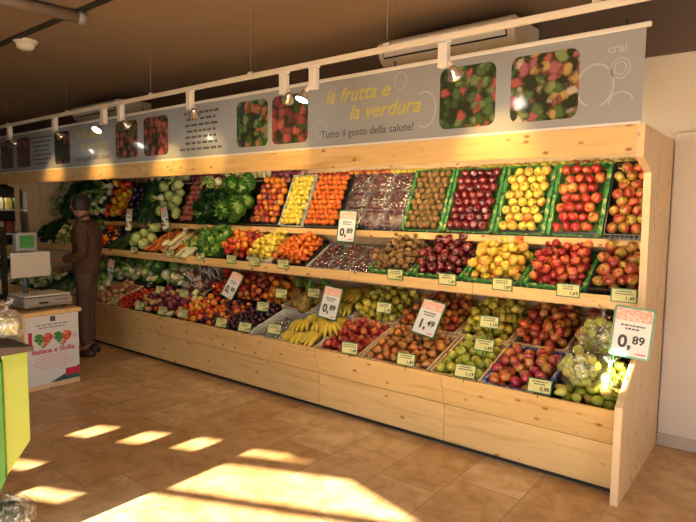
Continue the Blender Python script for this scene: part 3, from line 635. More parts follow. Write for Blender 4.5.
leafball('cauliflower', 7, 0.062, [M['leaf_pale'], m_cau], 0.4, 0.1, 0.8, 1.0, 8)
m_bro = c('broccoli_floret', (0.03, 0.09, 0.02), (0.06, 0.15, 0.035), None, 14, 0.8, coat=0, bump=120)
def broccoli():
    bm = bmesh.new(); rr = random.Random(9)
    tube(bm, [(0, 0, -0.06), (0, 0, 0)], [0.016, 0.02], 8, 1)
    for k in range(14):
        a = 2.4*k; q = math.sqrt(k/14)*0.042; z = 0.03-q*q*9
        bmesh.ops.create_icosphere(bm, subdivisions=2, radius=0.019, matrix=Matrix.Translation((q*math.cos(a), q*math.sin(a), z+0.004*rr.uniform(-1, 1))))
    F['broccoli'] = mesh_of(bm, [m_bro, M['leaf_pale']], True, 'broccoli')
broccoli()
def leek():
    bm = bmesh.new(); tube(bm, [(0, 0, -0.14), (0, 0, -0.12), (0, 0, 0.0), (0, 0, 0.05)], [0.009, 0.013, 0.011, 0.011], 8, 0)
    for k in range(5):
        a = 2*PI*k/5; tube(bm, [(0, 0, 0.04), (0.012*math.cos(a), 0.012*math.sin(a), 0.10), (0.035*math.cos(a), 0.035*math.sin(a), 0.17)], [0.009, 0.007, 0.002], 5, 1)
    F['spring_onion'] = mesh_of(bm, [m_fen, M['leaf']], False, 'spring_onion')
leek()
m_chi = c('chicory_stalk', (0.66, 0.62, 0.46), (0.72, 0.66, 0.52), (0.30, 0.05, 0.07), 5, 0.4)
def chicory():
    bm = bmesh.new(); rr = random.Random(4)
    for k in range(12):
        a = 2.4*k; d = Vector((math.cos(a)*(0.25+0.03*k), math.sin(a)*(0.25+0.03*k), 1)).normalized()
        tube(bm, [Vector((0, 0, -0.05)), d*0.05, d*0.10+Vector((d.x*0.02, d.y*0.02, 0))], [0.006, 0.008, 0.003], 5, 1 if k % 3 == 0 else 0)
    F['late_chicory'] = mesh_of(bm, [m_chi, m_rad], True, 'late_chicory')
chicory()
# things with parts: banana hands and pineapples
m_ban = c('skin_banana', (0.60, 0.42, 0.03), (0.74, 0.56, 0.05), (0.42, 0.45, 0.06), 6, 0.45, hi=0.58)
def banana_mesh():
    bm = bmesh.new(); pts = []; rad = [0.006, 0.009, 0.0155, 0.0175, 0.0175, 0.015, 0.009, 0.005]
    for k in range(8):
        a = -0.15 + 1.35*k/7; pts.append((0.12*math.sin(a), 0, 0.12*math.cos(a)-0.12))
    tube(bm, pts, rad, 6, 0)
    tube(bm, [pts[-1], (pts[-1][0]+0.003, 0, pts[-1][2]-0.004)], 0.005, 5, 1)
    return mesh_of(bm, [m_ban, M['stem']], True, 'banana')
F['banana'] = banana_mesh()
bm = bmesh.new(); tube(bm, [(-0.022, 0, 0.0), (0.0, 0, 0.0), (0.012, 0, -0.004)], [0.009, 0.011, 0.013], 7); F['banana_crown'] = mesh_of(bm, [plain('banana_stalk', (0.42, 0.40, 0.09), 0.5)], True)
def banana_hand(Mx, label, group, n=5):
    e = empty('banana_bunch', (0, 0, 0), label, 'bananas', group); e.matrix_world = Mx
    obj('crown', F['banana_crown'], e)
    for k in range(n):
        a = (k-(n-1)/2)*0.33
        obj('banana', F['banana'], e, (0, math.sin(a)*0.02, 0.002*abs(k-2)), (0, 0, a))
    return e
def pine_skin():
    mt, nt, b = new_mat('skin_pineapple'); L = nt.links
    tc = N(nt, 'ShaderNodeTexCoord'); vo = N(nt, 'ShaderNodeTexVoronoi'); vo.inputs['Scale'].default_value = 62; vo.inputs['Randomness'].default_value = 0.35; L.new(tc.outputs['Object'], vo.inputs['Vector'])
    cr = ramp(nt, [(0.15, (0.30, 0.16, 0.02)), (0.4, (0.42, 0.25, 0.04)), (0.62, (0.06, 0.05, 0.015))]); L.new(vo.outputs['Distance'], cr.inputs[0]); L.new(cr.outputs[0], b.inputs['Base Color'])
    bp = N(nt, 'ShaderNodeBump'); bp.invert = True; bp.inputs['Distance'].default_value = 0.006; L.new(vo.outputs['Distance'], bp.inputs['Height']); L.new(bp.outputs[0], b.inputs['Normal']); return mt
m_pin = pine_skin()
bm = bmesh.new(); prof = [(math.sin(PI*(0.06+0.88*k/13))*0.058, -math.cos(PI*(0.06+0.88*k/13))*0.088) for k in range(14)]
lathe(bm, [(0, -0.088)] + prof + [(0, 0.088)], 20, lambda a, z: 1+0.05*math.sin(10*a+z*150)*math.sin(10*a-z*150)); F['pine_body'] = mesh_of(bm, [m_pin], True)
bm = bmesh.new(); rr_ = random.Random(2)
for k in range(26):
    a = 2.4*k; t = k/26; out = 0.055*(1-t)+0.008; h = 0.05+0.075*t
    d = Vector((math.cos(a), math.sin(a), 0)); s = Vector((-d.y, d.x, 0))*0.007
    p0 = Vector((0, 0, 0.08))+d*0.012*(1-t); p1 = p0+d*out*0.5+Vector((0, 0, h*0.6)); p2 = p0+d*out*1.25+Vector((0, 0, h))
    bm.faces.new([bm.verts.new(v) for v in (p0-s, p0+s, p1+s, p1-s)]); bm.faces.new([bm.verts.new(v) for v in (p1-s, p1+s, p2)])
F['pine_crown'] = mesh_of(bm, [M['leaf']], False)

# ------------------------------------------------------------------ the three sloping tiers
class Tier:
    def __init__(s, y, z, deg, word): s.o = Vector((0, y, z)); a = math.radians(deg); s.e = Vector((0, math.cos(a), math.sin(a))); s.n = Vector((0, -math.sin(a), math.cos(a))); s.a = a; s.word = word
    def P(s, x, t, h): return Vector((x, 0, 0)) + s.o + s.e*t + s.n*h
    def rot(s): return Matrix((Vector((1, 0, 0)), s.e, s.n)).transposed().to_4x4()
UP = Tier(0.705, 1.430, 66, 'steep upper tier'); MID = Tier(0.452, 1.052, 29.8, 'middle shelf'); LOW = Tier(0.002, 0.408, 18.27, 'lowest tier')
def crate(T, x0, x1, s0, s1, style, label, h=0.095, name='fruit_crate'):
    """open box lying on the sloping deck"""
    w = (x1-x0)/2; t = 0.010
    if T is LOW and style in ('wood', 'blue', 'white'): h = 0.118
    if T is LOW and s0 > 0.4: h = 0.14
    if T is not LOW and style == 'black' and x1 < -1: h = 0.07
    mats = {'green': 'carton_green', 'pale': 'carton_pale', 'white': 'carton_white', 'black': 'black', 'wood': 'wood_crate', 'dgreen': 'dark_green_crate', 'blue': 'carton_blue'}
    mt = M[mats[style]]
    if style == 'green': t = 0.026
    if style in ('wood', 'blue'): t = 0.016
    bm = bmesh.new(); L_ = s1-s0
    box(bm, -w, w, 0, L_, 0.001, 0.008)
    for a in ((-w, -w+t, 0, L_), (w-t, w, 0, L_)): box(bm, *a, 0.008, h)
    fh = h*(0.62 if T is UP else 0.9)
    if style == 'black':   # slotted plastic
        for y0, y1 in ((0, t), (L_-t, L_)):
            box(bm, -w+t, w-t, y0, y1, 0.008, 0.022); box(bm, -w+t, w-t, y0, y1, h-0.016, h)
            n = max(4, int(w*2/0.03))
            for k in range(n): xx = -w+t+(2*w-2*t)*(k+0.5)/n; box(bm, xx-0.004, xx+0.004, y0+0.001, y1-0.001, 0.022, h-0.016)
    else:
        box(bm, -w+t, w-t, 0, min(t, 0.012), 0.008, fh); box(bm, -w+t, w-t, L_-min(t, 0.012), L_, 0.008, h)
    o = obj(name, mesh_of(bm, mt)); o.matrix_world = Matrix.Translation(T.P((x0+x1)/2, s0, 0)) @ T.rot()
    props(o, label, 'crate'); return t
RAD = {'red_apple': .036, 'bicolour_apple': .037, 'yellow_apple': .035, 'golden_orange_apple': .037, 'dark_red_apple': .037, 'green_apple': .036, 'pink_apple': .035, 'blush_apple': .038,
       'yellow_green_apple': .035, 'small_red_apple': .0305, 'kiwi': .028, 'mandarin': .028, 'orange': .037, 'lemon': .029, 'nectarine': .034, 'plum': .025, 'russet_pear': .031, 'green_pear': .036,
       'persimmon': .031, 'tomato': .029, 'cherry_tomato': .02, 'red_pepper': .044, 'yellow_pepper': .044, 'orange_pepper': .044, 'red_onion': .034, 'potato': .034, 'courgette': .024, 'cucumber': .022,
       'aubergine': .036, 'carrot': .0165, 'fennel': .045, 'cabbage': .07, 'lettuce': .075, 'curly_lettuce': .068, 'spinach_bunch': .062, 'radicchio': .046, 'endive': .034, 'cauliflower': .064,
       'broccoli': .05, 'spring_onion': .02, 'late_chicory': .05}
LONG = {'courgette', 'cucumber', 'carrot', 'spring_onion', 'aubergine', 'endive'}
LEAFY = {'cabbage', 'lettuce', 'curly_lettuce', 'spinach_bunch', 'radicchio', 'cauliflower', 'broccoli', 'fennel', 'late_chicory'}
CATN = {'kiwi': 'kiwi', 'spinach_bunch': 'spinach', 'late_chicory': 'chicory', 'spring_onion': 'spring onion'}
count = {}
def heap(T, x0, x1, s0, s1, kinds, n, where, h0=0.03, seed=0, mound=0.0):
    rr = random.Random(seed*31+int(abs(x0)*1000)+int(s0*100)); placed = []
    kk = [k for k, w in kinds for _ in range(w)]
    rm = max(RAD[k] for k in kk)
    hexpts = None
    if T is UP and not any(k in LEAFY or k in LONG or 'pepper' in k for k in kk):
        rm = max(RAD[k] for k in kk); hexpts = []
        nx = max(2, int((x1-x0)/(rm*1.93))); dx = (x1-x0-2*rm)/(nx-0.5); ns = int((s1-s0-2*rm)/(rm*1.66))+1; ds = (s1-s0-2*rm)/max(1, ns-1)
        for j in range(ns):
            for i in range(nx): hexpts.append((x0+rm+dx*(i+0.5*(j % 2)), s0+rm+ds*j))
        n = len(hexpts); h0 = h0+0.018
    order = [rr.choice(kk) for _ in range(n)]; order.sort(key=lambda k: -RAD[k] + rr.uniform(0, 0.02))
    for k in order:
        r = RAD[k]; best = None; lim = h0+0.10+mound
        for _ in range(34):
            x = rr.uniform(x0+r*0.9, x1-r*0.9) if x1-x0 > 2*r else (x0+x1)/2; s = rr.uniform(s0+r*0.9, s1-r*0.9)
            h = h0+r
            for (px, ps, ph, pr_) in placed:
                d2_ = (x-px)**2+(s-ps)**2; q = (r+pr_)*0.985
                if d2_ < q*q: h = max(h, ph+math.sqrt(q*q-d2_))
            cost = h + (0.12*((x-(x0+x1)/2)/(x1-x0))**2 if mound else 0)
            if best is None or cost < best[0]: best = (cost, x, s, h)
        _, x, s, h = best
        if hexpts:
            x, s = hexpts.pop(); x += rr.uniform(-0.004, 0.004); s += rr.uniform(-0.003, 0.003); h = h0+r+(0.012 if len(hexpts) % 2 else 0)+rr.uniform(0, 0.006)
        if h - r > lim: continue
        placed.append((x, s, h, r))
        o = link(bpy.data.objects.new(k, F[k]))
        if k in LONG:
            tilt = PI/2 + rr.uniform(-0.12, 0.12); Rm = Matrix.Rotation(rr.uniform(-0.35, 0.35)+PI, 4, 'Z') @ Matrix.Rotation(tilt, 4, 'X') @ Matrix.Rotation(rr.uniform(0, 6), 4, 'Z')
        elif k in LEAFY: Rm = Matrix.Rotation(rr.uniform(0.1, 0.7), 4, 'X') @ Matrix.Rotation(rr.uniform(-0.5, 0.5), 4, 'Y') @ Matrix.Rotation(rr.uniform(0, 6.28), 4, 'Z')
        elif 'pear' in k: Rm = Matrix.Rotation(rr.uniform(0, 6.28), 4, 'Z') @ Matrix.Rotation(rr.uniform(0.9, 1.7), 4, 'X')
        elif 'apple' in k: Rm = Matrix.Rotation(rr.uniform(0, 6.28), 4, 'Z') @ Matrix.Rotation(rr.choice([rr.uniform(0.2, 1.3), rr.uniform(1.2, 2.6)]), 4, 'X') @ Matrix.Rotation(rr.uniform(0, 6.28), 4, 'Z')
        else: Rm = Euler((rr.uniform(0, 6), rr.uniform(0, 6), rr.uniform(0, 6))).to_matrix().to_4x4()
        o.matrix_world = Matrix.Translation(T.P(x, s, h)) @ T.rot() @ Rm @ Matrix.Scale(rr.uniform(0.95, 1.03), 4)
        nice = k.replace('_', ' ')
        props(o, (nice+' '+where), CATN.get(k, nice.split()[-1] if k != 'spinach_bunch' else 'spinach'), nice+'s '+where)
        count[k] = count.get(k, 0)+1
    return placed
def cell(T, xa, xb, s0, s1, style, kinds, n, cl, where, h0=0.035, mound=0.0, seed=0):
    """xa > xb: right and left edges; a crate and its heap"""
    t = 0
    if style: t = crate(T, xb, xa, s0, s1, style, cl)
    return heap(T, xb+t+0.002, xa-t-0.002, s0+0.014, s1-0.014, kinds, n, where, h0, seed, mound)
us, ue = 0.0, 0.545
# ---- upper tier
cell(UP, -0.005, -0.285, us, ue, 'black', [('bicolour_apple', 1)], 62, 'black slotted crate of red-green apples on the upper tier against the end panel', 'in the black upper crate touching the end panel')
cell(UP, -0.295, -0.665, us, ue, 'green', [('red_apple', 5), ('blush_apple', 1)], 80, 'green carton of red apples on the upper tier, beside the black crate', 'in the green upper carton next to the black crate')
cell(UP, -0.675, -1.055, us, ue, 'green', [('yellow_apple', 5), ('golden_orange_apple', 1)], 80, 'green carton of yellow apples on the steep upper tier', 'in the upper green carton of yellow fruit')
cell(UP, -1.065, -1.49, us, ue, 'green', [('dark_red_apple', 1)], 86, 'green carton of dark red apples on the steep upper tier', 'in the steep upper carton between yellow apples and kiwis')
cell(UP, -1.5, -1.88, us, ue, 'green', [('kiwi', 1)], 125, 'green carton of brown kiwis on the steep upper tier', 'in the steep upper carton left of the dark red apples')
cell(UP, -2.58, -3.01, us, ue, 'black', [('mandarin', 1)], 120, 'dark crate of mandarins on the upper tier between grapes and lemons', 'in the upper crate between grapes and lemons')
cell(UP, -3.02, -3.33, us, ue, 'pale', [('lemon', 1)], 85, 'pale blue carton of lemons on the steep upper tier', 'in the pale upper carton between mandarins and nectarines')
cell(UP, -3.34, -3.77, us, ue, 'black', [('nectarine', 4), ('orange', 2), ('red_onion', 1)], 78, 'dark crate of mixed nectarines and oranges on the upper tier', 'in the steep upper crate beside the lemons', )
cell(UP, -3.78, -4.19, us, ue, 'black', [('curly_lettuce', 3), ('lettuce', 2)], 24, 'dark crate of curly green lettuce on the upper tier', 'in the steep upper crate beside the nectarines')
cell(UP, -4.2, -4.69, us, 0.36, 'dgreen', [('spinach_bunch', 3), ('broccoli', 1)], 24, 'dark green crate of leafy spinach low on the upper tier', 'in the upper dark green crate beside the lettuce')
cell(UP, -4.2, -4.69, 0.37, ue, 'wood', [('carrot', 3), ('fennel', 2), ('cauliflower', 1)], 22, 'small wooden crate of carrots and fennel above the spinach', 'in the small wooden crate above the spinach')
cell(UP, -4.7, -4.99, us, ue, 'black', [('red_onion', 1)], 62, 'narrow dark crate of red onions on the upper tier', 'in the narrow upper crate beside the spinach')
cell(UP, -5.0, -5.44, us, ue, 'black', [('cabbage', 3), ('fennel', 1)], 24, 'dark crate of pale cabbages on the upper tier', 'in the upper crate beside the red onions')
cell(UP, -5.45, -5.92, us, ue, 'dgreen', [('courgette', 2), ('cucumber', 1)], 70, 'dark green crate of courgettes on the upper tier', 'in the upper crate beside the pale cabbages')
cell(UP, -5.93, -6.14, us, ue, 'black', [('aubergine', 1)], 26, 'narrow dark crate of aubergines on the upper tier', 'in the narrow upper crate beside the peppers')
cell(UP, -6.15, -6.62, us, ue, 'black', [('orange_pepper', 2), ('yellow_pepper', 3), ('red_pepper', 2)], 50, 'dark crate of mixed peppers on the upper tier', 'in the upper crate beside the aubergines')
cell(UP, -6.63, -7.19, us, ue, 'dgreen', [('fennel', 3), ('spinach_bunch', 1)], 42, 'dark green crate of fennel bulbs on the upper tier', 'in the upper crate beyond the peppers')
cell(UP, -7.2, -7.72, us, ue, 'dgreen', [('spinach_bunch', 1)], 26, 'dark green crate of spinach at the far end of the upper tier', 'in the far upper crate beyond the fennel')
cell(UP, -7.73, -8.07, us, ue, 'wood', [('late_chicory', 1), ('fennel', 1)], 22, 'wooden crate of chicory at the far end of the upper tier', 'in the wooden crate at the far end, upper tier')
# ---- middle shelf
ms, me_ = 0.0, 0.42
cell(MID, -0.005, -0.31, ms, me_, 'black', [('bicolour_apple', 1)], 62, 'black slotted crate of red-green apples on the middle shelf against the end panel', 'in the black middle-shelf crate touching the end panel', mound=0.05)
cell(MID, -0.32, -0.735, ms, me_, 'green', [('small_red_apple', 1)], 96, 'green carton of red apples on the middle shelf beside the black crate', 'in the green middle-shelf carton next to the black crate', mound=0.05)
cell(MID, -0.745, -1.19, ms, me_, 'green', [('golden_orange_apple', 2), ('yellow_apple', 1)], 70, 'green carton of yellow and orange apples on the middle shelf', 'in the middle-shelf carton of yellow and orange fruit', mound=0.05)
cell(MID, -1.2, -1.63, ms, me_, 'green', [('dark_red_apple', 1)], 66, 'green carton of dark red apples on the middle shelf', 'in the middle-shelf carton beside the kiwis', mound=0.05)
cell(MID, -1.64, -2.06, ms, me_, 'green', [('kiwi', 1)], 120, 'green carton of kiwis on the middle shelf', 'in the middle-shelf carton beside the grape punnets', mound=0.04)
cell(MID, -2.8, -3.22, ms, me_, 'black', [('mandarin', 1)], 105, 'black crate of mandarins on the middle shelf', 'in the middle-shelf crate between grapes and lemons', mound=0.04)
cell(MID, -3.23, -3.57, ms, me_, 'white', [('lemon', 1)], 85, 'white carton of lemons on the middle shelf', 'in the white middle-shelf carton', mound=0.04)
cell(MID, -3.58, -3.99, ms, me_, 'black', [('tomato', 2), ('orange', 2), ('red_pepper', 1), ('nectarine', 1)], 62, 'black crate of mixed red and orange produce on the middle shelf', 'in the middle-shelf crate beside the lemons', mound=0.04)
cell(MID, -4.0, -4.42, ms, me_, 'dgreen', [('curly_lettuce', 1)], 18, 'dark green crate of curly lettuce on the middle shelf', 'in the middle-shelf crate beside the red and orange produce')
cell(MID, -4.43, -4.63, ms, me_, 'wood', [('fennel', 2), ('spring_onion', 3)], 24, 'narrow wooden crate of fennel and spring onions on the middle shelf', 'in the narrow middle-shelf crate beside the lettuce')
cell(MID, -4.64, -4.87, ms, me_, 'black', [('carrot', 1)], 44, 'narrow black crate of carrots on the middle shelf', 'in the narrow middle-shelf crate between fennel and endives')
cell(MID, -4.88, -5.02, ms, me_, 'wood', [('endive', 1)], 12, 'narrow wooden crate of endives on the middle shelf', 'in the narrow middle-shelf crate between two carrot crates')
cell(MID, -5.03, -5.37, ms, me_, 'black', [('carrot', 3), ('red_onion', 1)], 60, 'black crate of carrots and red onions on the middle shelf', 'in the middle-shelf crate beside the cabbages')
cell(MID, -5.38, -5.82, ms, me_, 'black', [('cabbage', 1)], 20, 'black crate of pale cabbages on the middle shelf', 'in the middle-shelf crate beside the cucumbers')
cell(MID, -5.83, -6.22, ms, me_, 'dgreen', [('cucumber', 1)], 46, 'dark green crate of cucumbers on the middle shelf', 'in the middle-shelf crate beside the cabbages')
cell(MID, -6.23, -6.62, ms, me_, 'black', [('aubergine', 3), ('red_pepper', 1), ('orange_pepper', 1)], 34, 'black crate of aubergines and a few peppers on the middle shelf', 'in the middle-shelf crate beside the person in brown')
cell(MID, -6.63, -7.17, ms, me_, 'wood', [('fennel', 1)], 36, 'wooden crate of fennel on the middle shelf, behind the person', 'in the middle-shelf crate behind the person')
cell(MID, -7.18, -7.67, ms, me_, 'wood', [('cauliflower', 1)], 18, 'wooden crate of cauliflowers on the middle shelf', 'in the middle-shelf crate before the hand of the person')
cell(MID, -7.68, -8.17, ms, me_, 'dgreen', [('spinach_bunch', 3), ('endive', 1), ('cauliflower', 1)], 26, 'dark green crate of spinach at the far end of the middle shelf', 'in the far middle-shelf crate')
# ---- lowest tier: front row then back row
fs, fe, bs, be = 0.004, 0.50, 0.515, 1.0
GA = cell(LOW, -0.005, -0.40, fs, fe, 'black', [('green_pear', 1), ('green_apple', 3)], 40, 'black slotted crate of green apples on the lowest tier by the end panel', 'in the black lowest-tier crate by the end panel', h0=0.02)
cell(LOW, -0.41, -0.815, fs, fe, 'blue', [('pink_apple', 3), ('blush_apple', 3)], 80, 'blue printed liner crate of pink and red apples on the lowest tier', 'in the blue lined crate on the lowest tier', h0=0.022)
cell(LOW, -0.825, -1.20, fs, fe, 'wood', [('green_apple', 4), ('yellow_green_apple', 2)], 76, 'wooden crate of green apples on the front of the lowest tier', 'in the wooden crate between pears and pink apples', h0=0.022)
cell(LOW, -1.215, -1.80, fs, fe, 'wood', [('russet_pear', 5), ('persimmon', 4)], 135, 'wooden crate of russet pears and persimmons on the front of the lowest tier', 'in the front wooden crate on the lowest tier', h0=0.022)
cell(LOW, -1.815, -2.24, fs, fe, 'wood', [('small_red_apple', 1)], 108, 'wooden crate of small red apples beside the bananas', 'in the lowest front crate beside the bananas', h0=0.022)
crate(LOW, -2.67, -2.25, fs, fe, 'white', 'white carton holding bananas on the lowest tier')
crate(LOW, -3.06, -2.68, fs, fe, 'white', 'white carton with bagged dark grapes on the lowest tier')
cell(LOW, -3.07, -3.42, fs, fe, 'dgreen', [('plum', 1)], 150, 'dark green crate of dark plums on the lowest tier', 'in the dark green crate on the lowest tier')
cell(LOW, -3.43, -3.85, fs, fe, 'black', [('plum', 1), ('mandarin', 2), ('nectarine', 1)], 100, 'black crate of plums, nectarines and mandarins on the lowest tier', 'in the front crate beside the dark plums', h0=0.022)
cell(LOW, -3.86, -4.25, fs, fe, 'black', [('tomato', 3), ('orange', 2), ('lemon', 2)], 80, 'black crate of tomatoes, oranges and lemons on the lowest tier', 'in the front crate with tomatoes and lemons', h0=0.022)
cell(LOW, -4.26, -4.62, fs, fe, 'dgreen', [('radicchio', 3), ('tomato', 2), ('endive', 1)], 36, 'dark green crate of radicchio and tomatoes on the lowest tier', 'in the front lowest-tier crate beside the potatoes')
cell(LOW, -4.63, -5.0, fs, fe, 'black', [('potato', 1), ('radicchio', 1)], 52, 'black crate of potatoes and radicchio on the lowest tier', 'in the front lowest-tier crate beside the small tomatoes')
cell(LOW, -5.01, -5.45, fs, fe, 'black', [('cherry_tomato', 1)], 190, 'black crate of small red tomatoes on the lowest tier', 'in the front lowest-tier crate beside the red onions')
cell(LOW, -5.46, -5.85, fs, fe, 'wood', [('red_onion', 1), ('potato', 2)], 60, 'wooden crate of red onions and potatoes on the lowest tier', 'in the front lowest-tier crate just behind the legs of the person')
cell(LOW, -5.86, -6.5, fs, fe, 'wood', [('fennel', 2), ('cauliflower', 1)], 34, 'wooden crate of fennel and cauliflower behind the person', 'in the wide lowest-tier crate behind the person')
cell(LOW, -6.51, -7.3, fs, fe, 'dgreen', [('courgette', 1)], 80, 'dark green crate of courgettes at the far end of the lowest tier', 'in the far lowest-tier crate left of the person')
cell(LOW, -7.31, -8.2, fs, fe, 'black', [('cauliflower', 1), ('endive', 1)], 44, 'black crate of cauliflowers at the far end of the lowest tier', 'in the last crate of the lowest tier')
cell(LOW, -0.005, -0.42, bs, be, 'black', [('blush_apple', 1)], 52, 'black crate of blush apples behind the green apples', 'in the back crate behind the bagged green apples', h0=0.085, mound=0.05)
cell(LOW, -0.43, -0.82, bs, be, 'wood', [('blush_apple', 3), ('nectarine', 2)], 70, 'wooden crate of blush apples and nectarines at the back of the lowest tier', 'in the back crate behind the pink apples', h0=0.085, mound=0.05)
cell(LOW, -0.83, -1.24, bs, be, 'wood', [('yellow_green_apple', 4), ('yellow_apple', 1)], 72, 'wooden crate of yellow-green apples behind the green apples', 'in the back crate behind the front green apples', h0=0.085, mound=0.05)
cell(LOW, -1.25, -1.80, bs, be, 'wood', [('persimmon', 2), ('nectarine', 1)], 100, 'wooden crate of persimmons and nectarines behind the pears', 'in the back crate behind the russet pears', h0=0.085, mound=0.05)
cell(LOW, -1.81, -2.26, bs, be, 'wood', [('green_pear', 1), ('yellow_green_apple', 3)], 76, 'wooden crate of green pears and apples behind the red apples', 'in the back crate behind the small red apples', h0=0.085, mound=0.05)
crate(LOW, -2.72, -2.27, bs, be, 'white', 'white carton with more bananas at the back of the lowest tier')
crate(LOW, -3.12, -2.73, bs, be, 'wood', 'wooden crate holding pineapples at the back of the lowest tier')
cell(LOW, -3.13, -3.42, bs, be, 'black', [('orange', 1)], 36, 'black crate of oranges beside the pineapples', 'in the back crate beside the pineapples', h0=0.085, mound=0.05)
cell(LOW, -3.43, -3.85, bs, be, 'black', [('nectarine', 1)], 80, 'black crate of nectarines at the back of the lowest tier', 'in the back crate between oranges and tomatoes', h0=0.085, mound=0.05)
cell(LOW, -3.86, -4.28, bs, be, 'black', [('orange', 1), ('tomato', 3)], 76, 'black crate of oranges and tomatoes at the back of the lowest tier', 'in the back crate beside the nectarines', h0=0.085, mound=0.05)
cell(LOW, -4.29, -4.72, bs, be, 'wood', [('late_chicory', 3), ('red_pepper', 1)], 30, 'wooden crate of chicory and red peppers at the back', 'in the back crate beside the oranges and tomatoes', h0=0.085, mound=0.05)
cell(LOW, -4.73, -5.2, bs, be, 'black', [('cauliflower', 2), ('endive', 4), ('cabbage', 1)], 44, 'black crate of cauliflowers, endives and a cabbage at the back', 'in the back crate behind the potatoes', h0=0.085, mound=0.05)
cell(LOW, -5.21, -5.7, bs, be, 'black', [('lettuce', 1), ('endive', 3), ('cabbage', 2)], 40, 'black crate of lettuce, endives and cabbages at the back', 'in the back crate behind the small tomatoes', h0=0.085, mound=0.05)
cell(LOW, -5.71, -6.2, bs, be, 'black', [('endive', 3), ('fennel', 3), ('cabbage', 1)], 40, 'black crate of endives, fennel and cabbage at the back', 'in the back crate behind the red onions', h0=0.085, mound=0.05)
cell(LOW, -6.21, -6.7, bs, be, 'black', [('red_pepper', 2), ('lettuce', 1)], 40, 'black crate of red peppers and lettuce at the back', 'in the back crate beside the tall price sign', h0=0.085, mound=0.05)
cell(LOW, -6.71, -7.4, bs, be, 'black', [('tomato', 3), ('fennel', 1)], 70, 'black crate of tomatoes and fennel at the far back', 'in the far back crate left of the person')
# fruit on the top ledge
LED = Tier(0.93, 1.935, 0, 'top ledge')
rr = random.Random(5); x = -0.06
seq = [(-0.35, 'green_pear'), (-0.62, 'bicolour_apple'), (-0.95, 'yellow_green_apple'), (-1.35, 'yellow_apple'), (-1.75, 'persimmon'), (-2.2, 'lemon'), (-2.7, 'nectarine'), (-3.3, 'tomato'), (-3.7, 'radicchio'), (-4.5, 'endive'), (-5.2, 'radicchio'), (-6.0, 'endive'), (-6.8, 'red_onion'), (-8.1, 'potato')]
for lim, k in seq:
    while x > lim:
        r = RAD[k]
        o = link(bpy.data.objects.new(k, F[k])); rr3 = Euler((rr.uniform(-0.4, 0.4) + (1.4 if 'pear' in k or k == 'lemon' else 0), rr.uniform(-0.4, 0.4), rr.uniform(0, 6)))
        low = min((rr3.to_matrix() @ v.co).z for v in F[k].vertices)
        o.matrix_world = Matrix.Translation((x, 0.935, 1.936-low)) @ rr3.to_matrix().to_4x4()
        nice = k.replace('_', ' '); props(o, nice+' in the single row on the top ledge under the fascia', CATN.get(k, nice.split()[-1]), nice+'s on the top ledge'); x -= r*2.05

# ---- grape punnets
m_gr = c('skin_grape', (0.10, 0.018, 0.03), (0.20, 0.05, 0.05), (0.30, 0.13, 0.09), 9, 0.2, coat=0.5)
m_gd = c('skin_dark_grape', (0.035, 0.015, 0.03), (0.07, 0.03, 0.05), (0.12, 0.07, 0.07), 9, 0.3)
def grapes_mesh(w, l, n, seed, mt):
    bm = bmesh.new(); rr = random.Random(seed)
    for k in range(n):
        x, y = rr.uniform(-w/2+0.012, w/2-0.012), rr.uniform(0.012, l-0.012); z = 0.03+0.03*(1-(2*x/w)**2)*rr.uniform(0.6, 1.2)
        bmesh.ops.create_icosphere(bm, subdivisions=1, radius=0.0125, matrix=Matrix.Translation((x, y, z)))
    return mesh_of(bm, mt, True)
gw, gl = 0.225, 0.185
GM = [grapes_mesh(gw, gl, 120, s_, m_gr) for s_ in (1, 2, 3)]
bm = bmesh.new(); t = 0.006
box(bm, -gw/2, gw/2, 0, gl, 0, 0.005)
for a in ((-gw/2, -gw/2+t, 0, gl), (gw/2-t, gw/2, 0, gl), (-gw/2+t, gw/2-t, 0, t), (-gw/2+t, gw/2-t, gl-t, gl)): box(bm, *a, 0.005, 0.045)
TRAY = mesh_of(bm, M['film_dense'])
def film_lid(w, l, h, seed):
    bm = bmesh.new(); n = 9; G = []
    for i in range(n+1):
        row = []
        for j in range(n+1):
            x, y = -w/2+w*i/n, l*j/n; e = min(i, n-i, j, n-j)/n*2
            z = 0.046 + (h-0.046)*min(1, e*1.6) + noise.noise(Vector((x*30, y*30, seed)))*0.006
            row.append(bm.verts.new((x, y, z)))
        G.append(row)
    for i in range(n):
        for j in range(n): bm.faces.new((G[i][j], G[i+1][j], G[i+1][j+1], G[i][j+1]))
    return mesh_of(bm, M['film'], True)
LID = [film_lid(gw, gl, 0.082, s_) for s_ in (1, 5)]
def punnet(T, x, s, k, label, group):
    e = empty('grape_punnet', (0, 0, 0), label, 'grape punnet', group); e.matrix_world = Matrix.Translation(T.P(x, s, 0.002)) @ T.rot()
    obj('tray', TRAY, e); g = obj('grapes', GM[k % 3], e); g['kind'] = 'stuff'; obj('film_lid', LID[k % 2], e)
    return e
k = 0
for i in range(3):
    for j in range(3):
        punnet(UP, -2.0-0.232*i, 0.0+0.185*j, k, '%s row punnet of red grapes on the upper tier, %s column from the kiwis' % (['bottom', 'middle', 'top'][j], ORD[i]), 'grape punnets on the upper tier'); k += 1
for i in range(3):
    for j in range(2):
        punnet(MID, -2.19-0.235*i, 0.005+0.19*j, k, '%s punnet of red grapes on the middle shelf, %s column from the kiwis' % (['front', 'back'][j], ORD[i]), 'grape punnets on the middle shelf'); k += 1
for i in range(2):
    crate(MID, -2.79+0.365*i, -2.43+0.365*i, -0.012, 0.41, 'white', 'white carton under the grape punnets, %s one along the middle shelf' % ['farther', 'nearer'][i], 0.05)
